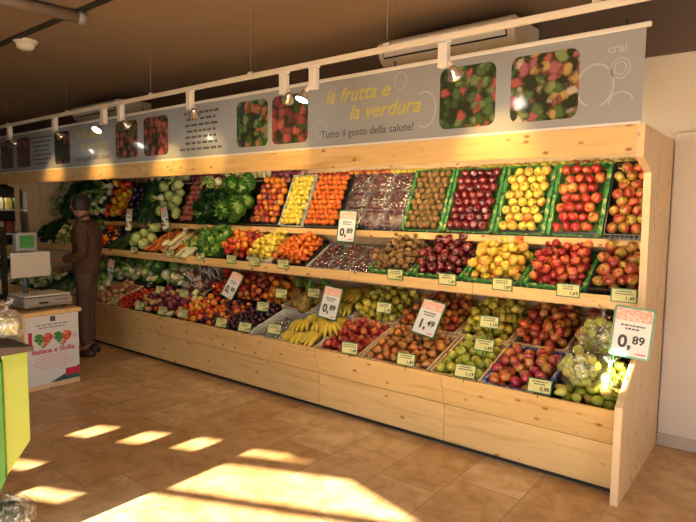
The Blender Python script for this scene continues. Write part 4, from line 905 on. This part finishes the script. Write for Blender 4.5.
# ---- bananas
rr = random.Random(11)
def lay_bananas(x0, x1, s0, s1, rows, cols, where, h=0.12):
    for i in range(cols):
        for j in range(rows):
            x = x0+(x1-x0)*(i+0.5)/cols + rr.uniform(-0.015, 0.015); s = s0+(s1-s0)*(j+0.85)/rows
            Mx = Matrix.Translation(LOW.P(x, s, h+0.028*(j % 2)+0.01*i)) @ LOW.rot() @ Matrix.Rotation(-PI/2+rr.uniform(-1.0, 0.9), 4, 'Z') @ Matrix.Rotation(-0.3+rr.uniform(-0.15, 0.15), 4, 'Y') @ Matrix.Rotation(rr.uniform(-0.3, 0.3), 4, 'X') @ Matrix.Scale(1.25, 4)
            banana_hand(Mx, 'hand of yellow bananas '+where, 'banana hands '+where)
lay_bananas(-2.68, -2.24, 0.0, 0.47, 3, 3, 'in the front carton of the lowest tier')
lay_bananas(-2.71, -2.28, 0.54, 0.99, 3, 3, 'in the back carton of the lowest tier', 0.15)
# ---- pineapples
for i, (x, s, ax, az, lb) in enumerate(((-2.83, 0.60, 0.9, 0.15, 'ripe pineapple leaning upright beside the bananas, nearer the front'), (-2.97, 0.66, 0.8, 0.5, 'pineapple behind the front one, next to the oranges'), (-2.80, 0.78, 0.7, -0.2, 'pineapple at the back of its crate, half under the shelf'))):
    e = empty('pineapple', (0, 0, 0), lb, 'pineapple', 'pineapples'); e.matrix_world = Matrix.Translation(LOW.P(x, s-0.05, 0.185)) @ LOW.rot() @ Matrix.Scale(1.25, 4) @ Matrix.Rotation(az, 4, 'Z') @ Matrix.Rotation(-ax, 4, 'X')
    obj('fruit_body', F['pine_body'], e); obj('leaf_crown', F['pine_crown'], e)
# ---- bagged dark grapes in the white carton and the two bags of apples
def blob_bag(name, cx_, rx, ry, rz, seed, knot=True, mt='film'):
    bm = bmesh.new(); n, mseg = 12, 16; rings = []
    for i in range(n+1):
        a = PI*i/n; ring = []
        for j in range(mseg):
            b_ = 2*PI*j/mseg; d = Vector((math.sin(a)*math.cos(b_), math.sin(a)*math.sin(b_), -math.cos(a)))
            q = 1+0.16*noise.noise(d*3.1+Vector((seed, 0, 0)))+0.07*noise.noise(d*9+Vector((seed, 0, 0)))
            ring.append(bm.verts.new((d.x*rx*q, d.y*ry*q, max(-0.8, d.z)*rz*q)))
        rings.append(ring)
    for i in range(n):
        for j in range(mseg): bm.faces.new((rings[i][j], rings[i][(j+1) % mseg], rings[i+1][(j+1) % mseg], rings[i+1][j]))
    bmesh.ops.remove_doubles(bm, verts=bm.verts, dist=0.0004)
    body = mesh_of(bm, M[mt], True)
    bm = bmesh.new()
    if knot:
        tube(bm, [(0, 0, rz*0.92), (0, 0, rz*1.12)], [0.014, 0.008], 8)
        for k in range(9):
            a = 2*PI*k/9; d = Vector((math.cos(a), math.sin(a), 0)); s = Vector((-d.y, d.x, 0))*0.016; p = Vector((0, 0, rz*1.1))
            q = p+d*0.04+Vector((0, 0, 0.035+0.012*math.sin(k*2.3)))
            bm.faces.new([bm.verts.new(v) for v in (p-s*0.3, p+s*0.3, q+s, q-s)])
    return body, mesh_of(bm, M['film_dense'], True)
def apple_bag(x, s, h, rx, ry, rz, seed, label, kinds, n, where):
    Mx = Matrix.Translation(LOW.P(x, s, h)); e = empty('fruit_bag', (0, 0, 0), label, 'bag', 'clear bags of green apples'); e.matrix_world = Mx
    b_, kn = blob_bag('bag', 0, rx, ry, rz, seed); obj('bag_film', b_, e); obj('tied_top', kn, e)
    rr = random.Random(seed); pl = []; tries = 0
    while len(pl) < n and tries < 4000:
        tries += 1; k = rr.choice(kinds); r = RAD[k]*0.95
        d = Vector((rr.uniform(-1, 1), rr.uniform(-1, 1), rr.uniform(-0.75, 0.95)))
        if d.length > 1: continue
        p = Vector((d.x*(rx-r*1.1), d.y*(ry-r*1.1), d.z*(rz-r*1.15)))
        if any((p-q).length < r*1.9 for q in pl): continue
        pl.append(p); o = link(bpy.data.objects.new(k, F[k])); o.matrix_world = Mx @ Matrix.Translation(p) @ Euler((rr.uniform(0, 6), rr.uniform(0, 6), 0)).to_matrix().to_4x4() @ Matrix.Scale(0.92, 4)
        nice = k.replace('_', ' '); props(o, nice+' '+where, nice.split()[-1], nice+'s '+where)
apple_bag(-0.25, 0.20, 0.225, 0.145, 0.14, 0.145, 4, 'tied clear bag of green apples standing at the front of the black crate', ['green_apple', 'green_apple', 'yellow_green_apple'], 34, 'inside the front tied clear bag')
apple_bag(-0.20, 0.50, 0.27, 0.165, 0.13, 0.155, 9, 'tied clear bag of green pears lying behind the front bag', ['green_pear', 'green_apple'], 28, 'inside the rear tied clear bag')
apple_bag(-0.075, 0.14, 0.185, 0.066, 0.11, 0.10, 14, 'low clear bag of green apples between the front bag and the end panel', ['green_apple', 'green_pear'], 9, 'inside the low clear bag at the end panel')
for i, (x, s) in enumerate(((-2.78, 0.13), (-2.95, 0.13), (-2.78, 0.33), (-2.95, 0.34))):
    e = empty('grape_bag', (0, 0, 0), 'clear bag of dark grapes, %s %s in the white carton' % (['front', 'front', 'back', 'back'][i], ['beside the bananas', 'beside the plums'][i % 2]), 'bag of grapes', 'bags of dark grapes'); e.matrix_world = Matrix.Translation(LOW.P(x, s, 0.062)) @ LOW.rot()
    b_, kn = blob_bag('b', 0, 0.085, 0.095, 0.05, i+20, mt='film_dense'); obj('bag_film', b_, e)
    g = obj('grapes', grapes_mesh(0.14, 0.16, 70, i+40, m_gd), e, (0, -0.08, -0.045)); g['kind'] = 'stuff'

# ------------------------------------------------------------------ price tags and signs
def price_tag(x, y, z, txt, yaw, tilt, label, stake=0.0, w=0.15, h=0.088):
    e = empty('price_tag', (x, y, z), label, 'price tag', 'small yellow price tags', (tilt, 0, yaw))
    bm = bmesh.new(); box(bm, -w/2, w/2, -0.0015, 0.0015, -h/2, h/2); obj('holder', mesh_of(bm, M['green_frame']), e)
    bm = bmesh.new(); box(bm, -w/2+0.007, w/2-0.007, -0.0026, -0.0016, -h/2+0.007, h/2-0.007); obj('card', mesh_of(bm, M['tag_yellow']), e)
    obj('price_text', text_mesh(txt, h*0.36, M['ink'], 0, 0.0006, 'RIGHT'), e, (w*0.42, -0.0032, -h*0.2), FACE)
    obj('text_lines', word_lines(w*0.75, h*0.34, 2, M['ink_grey'], R, 0.45), e, (0, -0.003, h*0.2))
    if stake:
        bm = bmesh.new(); tube(bm, [(0, 0.002, -h/2+0.01), (0, 0.002, -h/2-stake)], 0.003, 6); obj('stake', mesh_of(bm, M['green_frame']), e)
TG = [(-0.085, '1,49', 'red-green apples against the end panel'), (-0.42, '1,69', 'red apples of the middle shelf'), (-0.871, '1,69', 'yellow and orange apples of the middle shelf'), (-1.302, '1,49', 'dark red apples of the middle shelf'), (-1.767, '1,49', 'kiwis of the middle shelf'),
      (-3.018, '0,99', 'mandarins of the middle shelf'), (-3.414, '1,39', 'lemons of the middle shelf'), (-3.755, '1,19', 'red and orange produce of the middle shelf'), (-4.258, '0,99', 'curly lettuce of the middle shelf'), (-4.594, '1,19', 'fennel of the middle shelf'), (-4.80, '0,99', 'narrow carrot crate of the middle shelf'), (-5.532, '0,79', 'cabbages of the middle shelf'),
      (-7.366, '0,99', 'cauliflowers behind the person'), (-7.732, '0,99', 'spinach at the far end of the middle shelf')]
for x, t_, lb in TG: price_tag(x, 0.374, 1.108, t_, 0, 0.0, 'yellow shelf-edge price tag under the '+lb)
LT = [(-0.426, -0.075, 0.575, '0,98', 'blue lined crate of pink apples', 0.5), (-0.914, -0.075, 0.575, '1,19', 'front green apples', 0.45), (-0.91, 0.195, 0.70, '1,49', 'middle of the green apple crate', 0.4), (-0.965, 0.479, 0.79, '1,19', 'yellow-green apples at the back', 0.2), (-1.369, -0.075, 0.575, '1,49', 'russet pears', 0.2),
      (-1.87, -0.075, 0.575, '1,49', 'small red apples', 0.15), (-1.879, 0.476, 0.79, '1,19', 'green pears behind the red apples', 0.2), (-2.712, -0.04, 0.60, '1,79', 'bagged dark grapes', 0.35), (-3.048, -0.075, 0.575, '1,49', 'dark plums', 0.45), (-3.367, -0.075, 0.575, '1,29', 'plums and mandarins', 0.3), (-3.101, 0.194, 0.72, '1,99', 'back of the dark plum crate', 0.2),
      (-3.056, 0.478, 0.79, '1,29', 'pineapples, left of them', 0.2), (-2.72, 0.56, 0.82, '1,49', 'pineapples, right of them', 0.2), (-5.205, -0.075, 0.575, '1,19', 'small red tomatoes', 0.3), (-4.705, -0.075, 0.575, '0,99', 'potatoes and radicchio', 0.4), (-4.289, -0.075, 0.575, '1,29', 'radicchio and tomatoes', 0.3), (-3.971, -0.06, 0.585, '1,29', 'tomatoes and lemons', 0.2),
      (-4.776, 0.218, 0.71, '0,99', 'potatoes, set in the back of the crate', 0.2), (-4.365, 0.238, 0.71, '1,19', 'chicory, set in the back of the crate', 0.1)]
for x, y, z, t_, lb, tl in LT: price_tag(x, y - (0.09 if y > 0.4 else 0), z + (0.035 if y > 0.4 else 0), t_, R.uniform(0.0, 0.15), -tl, 'yellow price tag low down at the '+lb, 0.03 if y < 0 else 0.08, 0.145, 0.09)
def price_sign(x, y, z, big, small, roll, yaw, tilt, label, w=0.205, h=0.285, stake=0.2):
    e = empty('price_sign', (x, y, z), label, 'price sign', 'tall price signs'); e.matrix_world = Matrix.Translation((x, y, z)) @ Matrix.Rotation(yaw, 4, 'Z') @ Matrix.Rotation(-tilt, 4, 'X') @ Matrix.Rotation(roll, 4, 'Y')
    obj('frame', mesh_of(rounded(w, h, 0.012, 0.005), M['green_frame']), e)
    bm = rounded(w-0.022, h-0.022, 0.006, 0.002); obj('card', mesh_of(bm, M['paper']), e, (0, -0.0030, 0))
    bm = bmesh.new(); box(bm, -w/2+0.012, w/2-0.012, -0.0052, -0.0042, h*0.22, h/2-0.012); obj('header', mesh_of(bm, M['header']), e)
    obj('text_lines', word_lines(w*0.6, h*0.13, 2, M['ink_grey'], R, 0.5), e, (0, -0.0046, h*0.10))
    obj('price_digits', text_mesh(big, h*0.34, M['ink'], 0, 0.003, 'RIGHT'), e, (w*0.02, -0.005, -h*0.20), FACE)
    obj('price_cents', text_mesh(small, h*0.22, M['ink'], 0, 0.002, 'LEFT'), e, (w*0.03, -0.005, -h*0.145), FACE)
    obj('red_note', word_lines(w*0.25, h*0.05, 1, M['ink_red'], R, 0.5), e, (w*0.27, -0.0046, -h*0.40))
    bm = bmesh.new(); sx = -0.075 if x > 0 else 0; tube(bm, [(sx, 0.004, -h/2+0.02), (sx, 0.004, -h/2-stake)], 0.004, 6); obj('stake', mesh_of(bm, M['green_frame']), e)
price_sign(0.046, 0.0, 0.955, '0,', '89', 0.08, 0.12, 0.05, 'white price sign with green frame reading 0,89 in front of the end panel', stake=0.20)
price_sign(-1.399, 0.28, 0.815, '1,', '49', 0.16, 0.05, 0.45, 'price sign reading 1,49 stuck among the pears and persimmons', stake=0.12)
price_sign(-2.36, 0.28, 0.825, '0,', '89', 0.10, 0.05, 0.25, 'price sign reading 0,89 standing among the bananas', stake=0.13)
price_sign(-2.364, 0.50, 1.475, '0,', '89', 0.03, 0.1, 0.15, 'price sign reading 0,89 before the upper grape punnets', w=0.19, stake=0.22)
price_sign(-3.70, 0.34, 0.85, '0,', '99', 0.28, 0.05, 0.4, 'price sign leaning among the nectarines of the lowest tier', w=0.19, stake=0.15)
price_sign(-5.078, 0.50, 1.505, '0,', '79', -0.28, 0.1, 0.1, 'narrow white price sign before the pale upper cabbages, tilted', w=0.13, stake=0.25)
price_sign(-5.848, 0.50, 1.47, '0,', '99', 0.0, 0.1, 0.1, 'narrow white price sign before the upper courgettes and peppers', w=0.13, stake=0.22)
price_sign(-5.97, 0.31, 0.84, '0,', '99', 0.12, 0.05, 0.1, 'white price sign low on the display just beside the person', w=0.15, stake=0.16)

# ------------------------------------------------------------------ counter with poster, scale
ct = empty('scale_counter', (-4.72, -1.11, 0), 'low wooden counter with a white poster on its side, carrying the scale', 'counter')
bm = bmesh.new(); box(bm, -0.30, 0.30, -0.24, 0.235, 0.0, 0.66); bevel(bm, 0.004); obj('body', mesh_of(bm, M['pine_z']), ct)
bm = bmesh.new(); box(bm, -0.33, 0.325, -0.26, 0.255, 0.66, 0.70); bevel(bm, 0.006); obj('top', mesh_of(bm, M['pine']), ct)
RX = (PI/2, 0, PI/2)
ps = empty('poster', (-4.412, -1.11, 0.36), 'white poster reading 100% Italiana e Sicilia with two hearts, on the counter side', 'poster', None, (0, 0, PI/2))
bm = bmesh.new(); box(bm, -0.228, 0.228, -0.001, 0.001, -0.31, 0.31); obj('sheet', mesh_of(bm, M['paper']), ps)
obj('digit', text_mesh('1', 0.19, M['ink_red'], 0, 0.006), ps, (-0.195, -0.0025, 0.085), FACE)
def heart(s, side):
    pts = []
    for k in range(25):
        t_ = PI*k/24 if side > 0 else -PI*k/24
        pts.append((16*math.sin(t_)**3*s, (13*math.cos(t_)-5*math.cos(2*t_)-2*math.cos(3*t_)-math.cos(4*t_))*s))
    bm = bmesh.new(); prism(bm, pts, 'y', -0.0008, 0.0008); return bm
hg = speckle('heart_green', [(0.03, 0.25, 0.06), (0.1, 0.35, 0.1), (0.02, 0.15, 0.04), (0.5, 0.5, 0.3)], 60); hr = speckle('heart_red', [(0.6, 0.05, 0.04), (0.7, 0.15, 0.1), (0.5, 0.03, 0.05), (0.75, 0.4, 0.2)], 60)
for x in (-0.085, 0.08):
    obj('green_heart_half', mesh_of(heart(0.0050, -1), hg), ps, (x, -0.0025, 0.085)); obj('red_heart_half', mesh_of(heart(0.0050, 1), hr), ps, (x, -0.0025, 0.085))
obj('percent_sign', text_mesh('%', 0.06, M['ink_pink']), ps, (0.195, -0.0025, 0.085), FACE)
obj('title', text_mesh('Italiana e Sicilia', 0.062, M['ink_red'], 0, 0.0012), ps, (0, -0.0025, -0.015), FACE)
obj('text_lines', word_lines(0.34, 0.05, 2, M['ink_grey'], R, 0.3), ps, (0, -0.0025, 0.205))
obj('text_lines', word_lines(0.36, 0.14, 6, M['ink_pink'], R, 0.25), ps, (0, -0.0025, -0.115))
bm = bmesh.new(); box(bm, -0.022, 0.022, -0.001, 0.001, -0.022, 0.022); obj('emblem', mesh_of(bm, M['ink_grey']), ps, (0, -0.0025, 0.265))
bm = bmesh.new(); prism(bm, [(-0.04, -0.309), (0.227, -0.309), (0.227, -0.19), (0.1, -0.25)], 'y', -0.0008, 0.0); obj('dark_corner', mesh_of(bm, plain('petrol_ink', (0.03, 0.11, 0.12), 0.6)), ps, (0, -0.0015, 0))
bm = bmesh.new(); box(bm, 0.1, 0.225, -0.0008, 0, -0.27, -0.205); obj('red_badge', mesh_of(bm, M['ink_red']), ps, (0, -0.0027, 0))
sc = empty('shop_scale', (-4.70, -1.10, 0.70), 'grey and white shop scale with a blank white screen on the counter', 'scale')
bm = bmesh.new()
for x in (-0.14, 0.14):
    for y in (-0.16, 0.16): tube(bm, [(x, y, 0), (x, y, 0.02)], 0.015, 8)
obj('feet', mesh_of(bm, M['black']), sc)
bm = bmesh.new(); prism(bm, [(-0.18, 0.02), (0.18, 0.02), (0.195, 0.06), (0.16, 0.105), (-0.18, 0.105)], 'y', -0.20, 0.22); bevel(bm, 0.008, 2); obj('housing', mesh_of(bm, M['silver']), sc)
bm = bmesh.new(); box(bm, -0.17, 0.16, -0.19, 0.21, 0.112, 0.125); bevel(bm, 0.004); obj('weighing_plate', mesh_of(bm, M['cream']), sc)
bm = bmesh.new(); box(bm, 0.194, 0.198, -0.08, 0.0, 0.05, 0.07); box(bm, 0.194, 0.198, 0.05, 0.19, 0.075, 0.08); obj('front_marks', mesh_of(bm, M['ink']), sc)
bm = bmesh.new(); tube(bm, [(-0.05, -0.09, 0.12), (-0.05, -0.09, 0.32)], 0.02, 10); obj('column', mesh_of(bm, plain('blue_grey_post', (0.06, 0.09, 0.14), 0.4)), sc)
bm = bmesh.new(); box(bm, 0.05, 0.075, -0.25, 0.085, 0.285, 0.51); bevel(bm, 0.006); o = obj('screen', mesh_of(bm, plain('blank_screen', (0.52, 0.50, 0.42), 0.4)), sc); o['label'] = 'pale blank screen panel'
bm = bmesh.new(); tube(bm, [(-0.03, -0.12, 0.30), (-0.03, -0.12, 0.56)], 0.015, 8); obj('upper_column', mesh_of(bm, M['black']), sc)
bm = bmesh.new(); box(bm, 0.02, 0.10, -0.215, -0.035, 0.52, 0.685); bevel(bm, 0.014, 2); md = obj('display_housing', mesh_of(bm, M['grey']), sc)
bm = bmesh.new(); box(bm, 0.101, 0.104, -0.185, -0.065, 0.55, 0.66); o = obj('green_display', mesh_of(bm, plain('green_lcd', (0.03, 0.14, 0.03), 0.3, emit=(0.06, 0.35, 0.04), estr=0.12)), md); o['label'] = 'lit green display'

# ------------------------------------------------------------------ black rack and chiller at the far left
rk = empty('wire_rack', (-5.45, -1.30, 0), 'black metal rack standing left of the scale counter', 'rack')
for x in (-0.22, 0.22):
    for y in (-0.2, 0.12):
        bm = bmesh.new(); box(bm, x-0.02, x+0.02, y-0.02, y+0.02, 0, 1.42); obj('post', mesh_of(bm, M['black_metal']), rk)
for z in (0.12, 0.72, 1.02, 1.36):
    bm = bmesh.new(); box(bm, -0.22, 0.22, -0.2, 0.12, z, z+0.05); obj('rack_shelf', mesh_of(bm, M['black_metal']), rk)
ch = empty('chiller_cabinet', (-9.55, 0.32, 0), 'tall lit chiller with dark frame beyond the far end of the display', 'chiller')
bm = bmesh.new(); box(bm, -0.7, 0.0, -0.9, 0.65, 0, 0.35); box(bm, -0.7, -0.65, -0.9, 0.65, 0.35, 2.0); box(bm, -0.7, 0, -0.9, 0.65, 2.0, 2.15); obj('cabinet_body', mesh_of(bm, M['black_metal']), ch)
for z in (0.36, 0.75, 1.15, 1.55):
    bm = bmesh.new(); box(bm, -0.65, -0.1, -0.88, 0.63, z, z+0.03); obj('cabinet_shelf', mesh_of(bm, M['cream']), ch)
d_ = bpy.data.lights.new('chiller_glow', 'AREA'); d_.size = 0.3; d_.energy = 9; d_.color = (1, 0.85, 0.6); l_ = link(bpy.data.objects.new('chiller_glow', d_)); l_.location = (-9.75, 0.2, 1.98)
rr = random.Random(8); pk = []
for nm, cl_ in (('white', (0.7, 0.66, 0.55)), ('green', (0.1, 0.3, 0.07)), ('red', (0.45, 0.08, 0.05)), ('yellow', (0.6, 0.5, 0.15))):
    bm = bmesh.new(); prism(bm, [(-0.05, 0), (0.05, 0), (0.055, 0.12), (0.03, 0.19), (-0.03, 0.19), (-0.055, 0.12)], 'y', -0.05, 0.05); bevel(bm, 0.008); pk.append((nm, mesh_of(bm, plain('pack_'+nm, cl_, 0.4))))
for zi, z in enumerate((0.391, 0.781, 1.181, 1.581)):
    for i in range(10):
        nm, me = rr.choice(pk); o = obj('food_pack', me, None, (-9.81, -0.46+0.135*i, z))
        props(o, '%s food pack on the %s shelf of the far chiller' % (nm, ['bottom', 'second', 'third', 'top'][zi]), 'food pack', nm+' packs on the %s chiller shelf' % ['bottom', 'second', 'third', 'top'][zi])

# ------------------------------------------------------------------ green display bin at the left edge
M['lime'] = plain('lime_board', (0.29, 0.38, 0.06), 0.35, coat=0.5); M['green_board'] = plain('green_board', (0.015, 0.20, 0.03), 0.3, coat=0.6)
gs = empty('promotional_stand', (-2.20, -2.6, 0), 'green and lime promotional stand with dark brown top at the left edge', 'display stand')
bm = bmesh.new(); prism(bm, [(0.33, 0.50), (0.33, 0.93), (0.22, 0.93), (0.22, 0.36)], 'x', -0.12, 0.12); bevel(bm, 0.004); obj('lime_side', mesh_of(bm, M['lime']), gs)
bm = bmesh.new(); prism(bm, [(0.218, 0.36), (0.218, 0.91), (-0.3, 0.91), (-0.3, 0.0), (0.05, 0.0)], 'x', -0.115, 0.135); bevel(bm, 0.01); obj('green_side', mesh_of(bm, M['green_board']), gs)
bm = bmesh.new(); prism(bm, [(-0.32, 0.935), (0.345, 0.935), (0.345, 0.955), (0.10, 0.985), (-0.32, 0.985)], 'x', -0.13, 0.15); obj('dark_top', mesh_of(bm, plain('dark_brown_top', (0.07, 0.045, 0.035), 0.35)), gs)
b_, kn = blob_bag('x', 0, 0.075, 0.075, 0.075, 33, mt='film_dense')
for i, (x, y, z, sc_, lb) in enumerate(((0.03, 0.28, 1.05, 1.0, 'crinkled clear bag on top of the promotional stand, at its far edge'), (-0.03, 0.13, 1.065, 1.0, 'crinkled clear bag on top of the promotional stand, behind the first'))):
    e = empty('food_bag', (0, 0, 0), lb, 'bag', 'bags on the promotional stand'); e.matrix_world = Matrix.Translation(gs.location) @ Matrix.Translation((x, y, z)) @ Matrix.Scale(sc_, 4)
    obj('bag_film', b_, e); obj('tied_top', kn, e)
    bm = bmesh.new(); lathe(bm, [(0, -0.05), (0.045, -0.045), (0.055, -0.01), (0.045, 0.03), (0, 0.05)], 12); obj('filling', mesh_of(bm, c('pasta', (0.45, 0.38, 0.08), (0.6, 0.5, 0.15), None, 20, 0.5), True), e)
# crumpled clear wrap at the foot of the stand
Mx = Matrix.Translation((-2.24, -2.33, 0.09))
e = empty('wrapped_pack', (0, 0, 0), 'crumpled shiny clear pack on the floor at the foot of the green stand', 'wrapped pack'); e.matrix_world = Mx
b_, kn = blob_bag('x', 0, 0.14, 0.13, 0.10, 51, mt='film_dense'); obj('wrapping', b_, e)
bm = bmesh.new(); lathe(bm, [(0, -0.07), (0.07, -0.07), (0.09, -0.02), (0.06, 0.05), (0, 0.06)], 14); obj('contents', mesh_of(bm, plain('dark_green_contents', (0.06, 0.09, 0.06), 0.5), True), e)

# ------------------------------------------------------------------ the person in the brown jacket
def skinned(name, V, E_, rad, mat, lev=2, root=0):
    me = bpy.data.meshes.new(name); me.from_pydata([Vector(v) for v in V], E_, []); o = bpy.data.objects.new(name, me); COL.objects.link(o)
    md = o.modifiers.new('skin', 'SKIN'); md.use_smooth_shade = True
    if not me.skin_vertices: me.skin_vertices.new()
    for i, r in enumerate(rad):
        me.skin_vertices[0].data[i].radius = r if isinstance(r, tuple) else (r, r)
        me.skin_vertices[0].data[i].use_root = (i == root)
    sb = o.modifiers.new('sub', 'SUBSURF'); sb.levels = lev; sb.render_levels = lev
    dg = bpy.context.evaluated_depsgraph_get(); dg.update()
    nm = bpy.data.meshes.new_from_object(o.evaluated_get(dg)); bpy.data.objects.remove(o)
    nm.materials.clear(); nm.materials.append(mat)
    for p in nm.polygons: p.use_smooth = True
    return nm
pe = empty('person', (-5.33, -0.32, 0), 'person in a dark brown jacket reaching towards the shelf, seen from the side', 'person', None, (0, 0, math.radians(222)))
# local +x is the way the person faces
skin = plain('skin', (0.34, 0.17, 0.10), 0.55); jk = c('brown_wool', (0.075, 0.038, 0.019), (0.10, 0.052, 0.026), None, 10, 0.9, coat=0); tr_ = c('brown_trouser', (0.095, 0.062, 0.048), (0.115, 0.075, 0.056), None, 8, 0.85, coat=0)
# body
V = [(0, 0, .93), (0, 0, 1.12), (-.02, 0, 1.32), (0, 0, 1.45), (.03, 0, 1.53), (.05, 0, 1.60), (.055, 0, 1.67),
     (0, .09, .88), (.01, .10, .50), (-.02, .10, .09), (.12, .12, .04), (0, -.09, .88), (.03, -.10, .50), (.02, -.10, .09), (.16, -.12, .04),
     (-.01, .17, 1.39), (-.05, .22, 1.12), (.20, .17, 1.06), (.28, .14, 1.07),
     (-.01, -.17, 1.39), (-.03, -.22, 1.12), (.24, -.17, 1.04), (.33, -.14, 1.05)]
Ed = [(0, 1), (1, 2), (2, 3), (3, 4), (4, 5), (5, 6), (0, 7), (7, 8), (8, 9), (9, 10), (0, 11), (11, 12), (12, 13), (13, 14), (2, 15), (15, 16), (16, 17), (17, 18), (2, 19), (19, 20), (20, 21), (21, 22)]
rd = [.09, .085, .11, .07, .052, .075, .085, .068, .05, .036, .03, .068, .05, .036, .03, .055, .043, .028, .03, .055, .043, .028, .03]
for b0 in (18, 22):          # five fingers on each hand
    sgn = 1 if b0 == 18 else -1; hx, hy, hz = V[b0]
    for f_, (dy, L_, dz) in enumerate(((-.026, .065, .0), (-.009, .075, .004), (.009, .07, .003), (.025, .055, -.003))):
        i0 = len(V); V += [(hx+.03, hy+dy, hz+dz), (hx+.03+L_*.55, hy+dy*1.1, hz+dz-.008), (hx+.03+L_*.85, hy+dy*1.1, hz+dz-.035)]; rd += [.010, .009, .0075]; Ed += [(b0, i0), (i0, i0+1), (i0+1, i0+2)]
    i0 = len(V); V += [(hx-.005, hy-sgn*.035, hz-.005), (hx+.03, hy-sgn*.055, hz-.02)]; rd += [.011, .009]; Ed += [(b0, i0), (i0, i0+1)]
body = skinned('person_body', V, Ed, rd, skin, 2)
# facial features worked into the same mesh
bm = bmesh.new(); bm.from_mesh(body)
hc = Vector((.058, 0, 1.63))
lathe(bm, [(0, -.125), (.035, -.115), (.062, -.07), (.076, 0.0), (.078, .05), (.062, .10), (.03, .122), (0, .126)], 16, lambda a, z: 1+0.12*math.cos(2*a), 0, tuple(hc))
tube(bm, [(.135, 0, 1.645), (.158, 0, 1.615), (.135, 0, 1.605)], [.009, .014, .012], 8)
for s_ in (-1, 1):
    tube(bm, [(.045, s_*.074, 1.60), (.035, s_*.080, 1.62), (.04, s_*.076, 1.65)], [.009, .013, .009], 7)
bm.to_mesh(body); bm.free()
bo = obj('body', body, pe); bo['label'] = 'head, hands and body'
for s_ in (-1, 1):
    bm = bmesh.new(); bmesh.ops.create_uvsphere(bm, u_segments=8, v_segments=6, radius=.010, matrix=Matrix.Translation((.128, s_*.030, 1.645))); obj('eye', mesh_of(bm, M['ink'], True), pe)
bm = bmesh.new(); tube(bm, [(.136, -.022, 1.575), (.142, 0, 1.574), (.136, .022, 1.575)], [.003, .006, .003], 6); obj('mouth', mesh_of(bm, plain('lips', (0.25, 0.08, 0.06), 0.5), True), pe)
hair = bmesh.new()
prof = [(.074, -.05), (.086, -.01), (.088, .05), (.074, .10), (.042, .128), (0, .136)]
lathe(hair, prof, 18, lambda a, z: (1.12 if abs(((a+PI) % (2*PI))-PI) > 0.9 or z > .07 else 0.80)*(1+0.04*math.sin(9*a+z*60)), 0, (hc.x-.008, 0, hc.z))
for v in hair.verts: v.co += v.normal*0 + (v.co-hc).normalized()*0.012*noise.noise(v.co*22)
obj('hair', mesh_of(hair, plain('dark_hair', (0.018, 0.012, 0.009), 0.6), True), pe)
# jacket
JV = [(0, 0, 0.82), (0, 0, 0.98), (-.005, 0, 1.15), (-.015, 0, 1.32), (-.005, 0, 1.43), (.015, 0, 1.49), (-.01, .185, 1.40), (-.06, .24, 1.12), (.17, .185, 1.055), (-.01, -.185, 1.40), (-.04, -.24, 1.12), (.21, -.185, 1.035)]
JE = [(0, 1), (1, 2), (2, 3), (3, 4), (4, 5), (3, 6), (6, 7), (7, 8), (3, 9), (9, 10), (10, 11)]
jm = skinned('jacket', JV, JE, [(.15, .165), (.15, .165), (.145, .16), (.145, .18), (.10, .12), .072, .082, .066, .05, .082, .066, .05], jk, 2)
ja = obj('jacket', jm, pe); ja['label'] = 'dark brown hip-length jacket'
bm = bmesh.new(); tube(bm, [(.0, .05, 1.52), (.075, .045, 1.48), (.09, 0, 1.44), (.075, -.045, 1.48), (0, -.05, 1.52), (-.05, 0, 1.54), (0, .05, 1.52)], 0.017, 7); obj('collar', mesh_of(bm, jk, True), ja)
TV = [(0, 0, .99), (0, 0, .90), (0, .085, .80), (.015, .10, .50), (-.005, .10, .11), (0, -.085, .80), (.03, -.10, .50), (.015, -.10, .11)]
obj('trousers', skinned('trousers', TV, [(0, 1), (1, 2), (2, 3), (3, 4), (1, 5), (5, 6), (6, 7)], [(.12, .14), (.125, .14), .090, .070, .060, .090, .070, .060], tr_, 2), pe)
for s_ in (-1, 1):
    bm = bmesh.new(); lathe(bm, [(0, 0), (.045, 0), (.05, .02), (.045, .055), (.03, .085), (0, .09)], 14); 
    for v in bm.verts: v.co.x = v.co.x*2.6*(1 if v.co.x > 0 else 0.9)*(1-0.0*v.co.z); v.co.z *= (1-0.45*max(0, v.co.x)/.13)
    obj('shoe', mesh_of(bm, plain('dark_shoe', (0.03, 0.015, 0.01), 0.4), True), pe, ((.03 if s_ < 0 else 0.0), s_*.11, 0.0))
print('COUNTS', sum(count.values()), count)
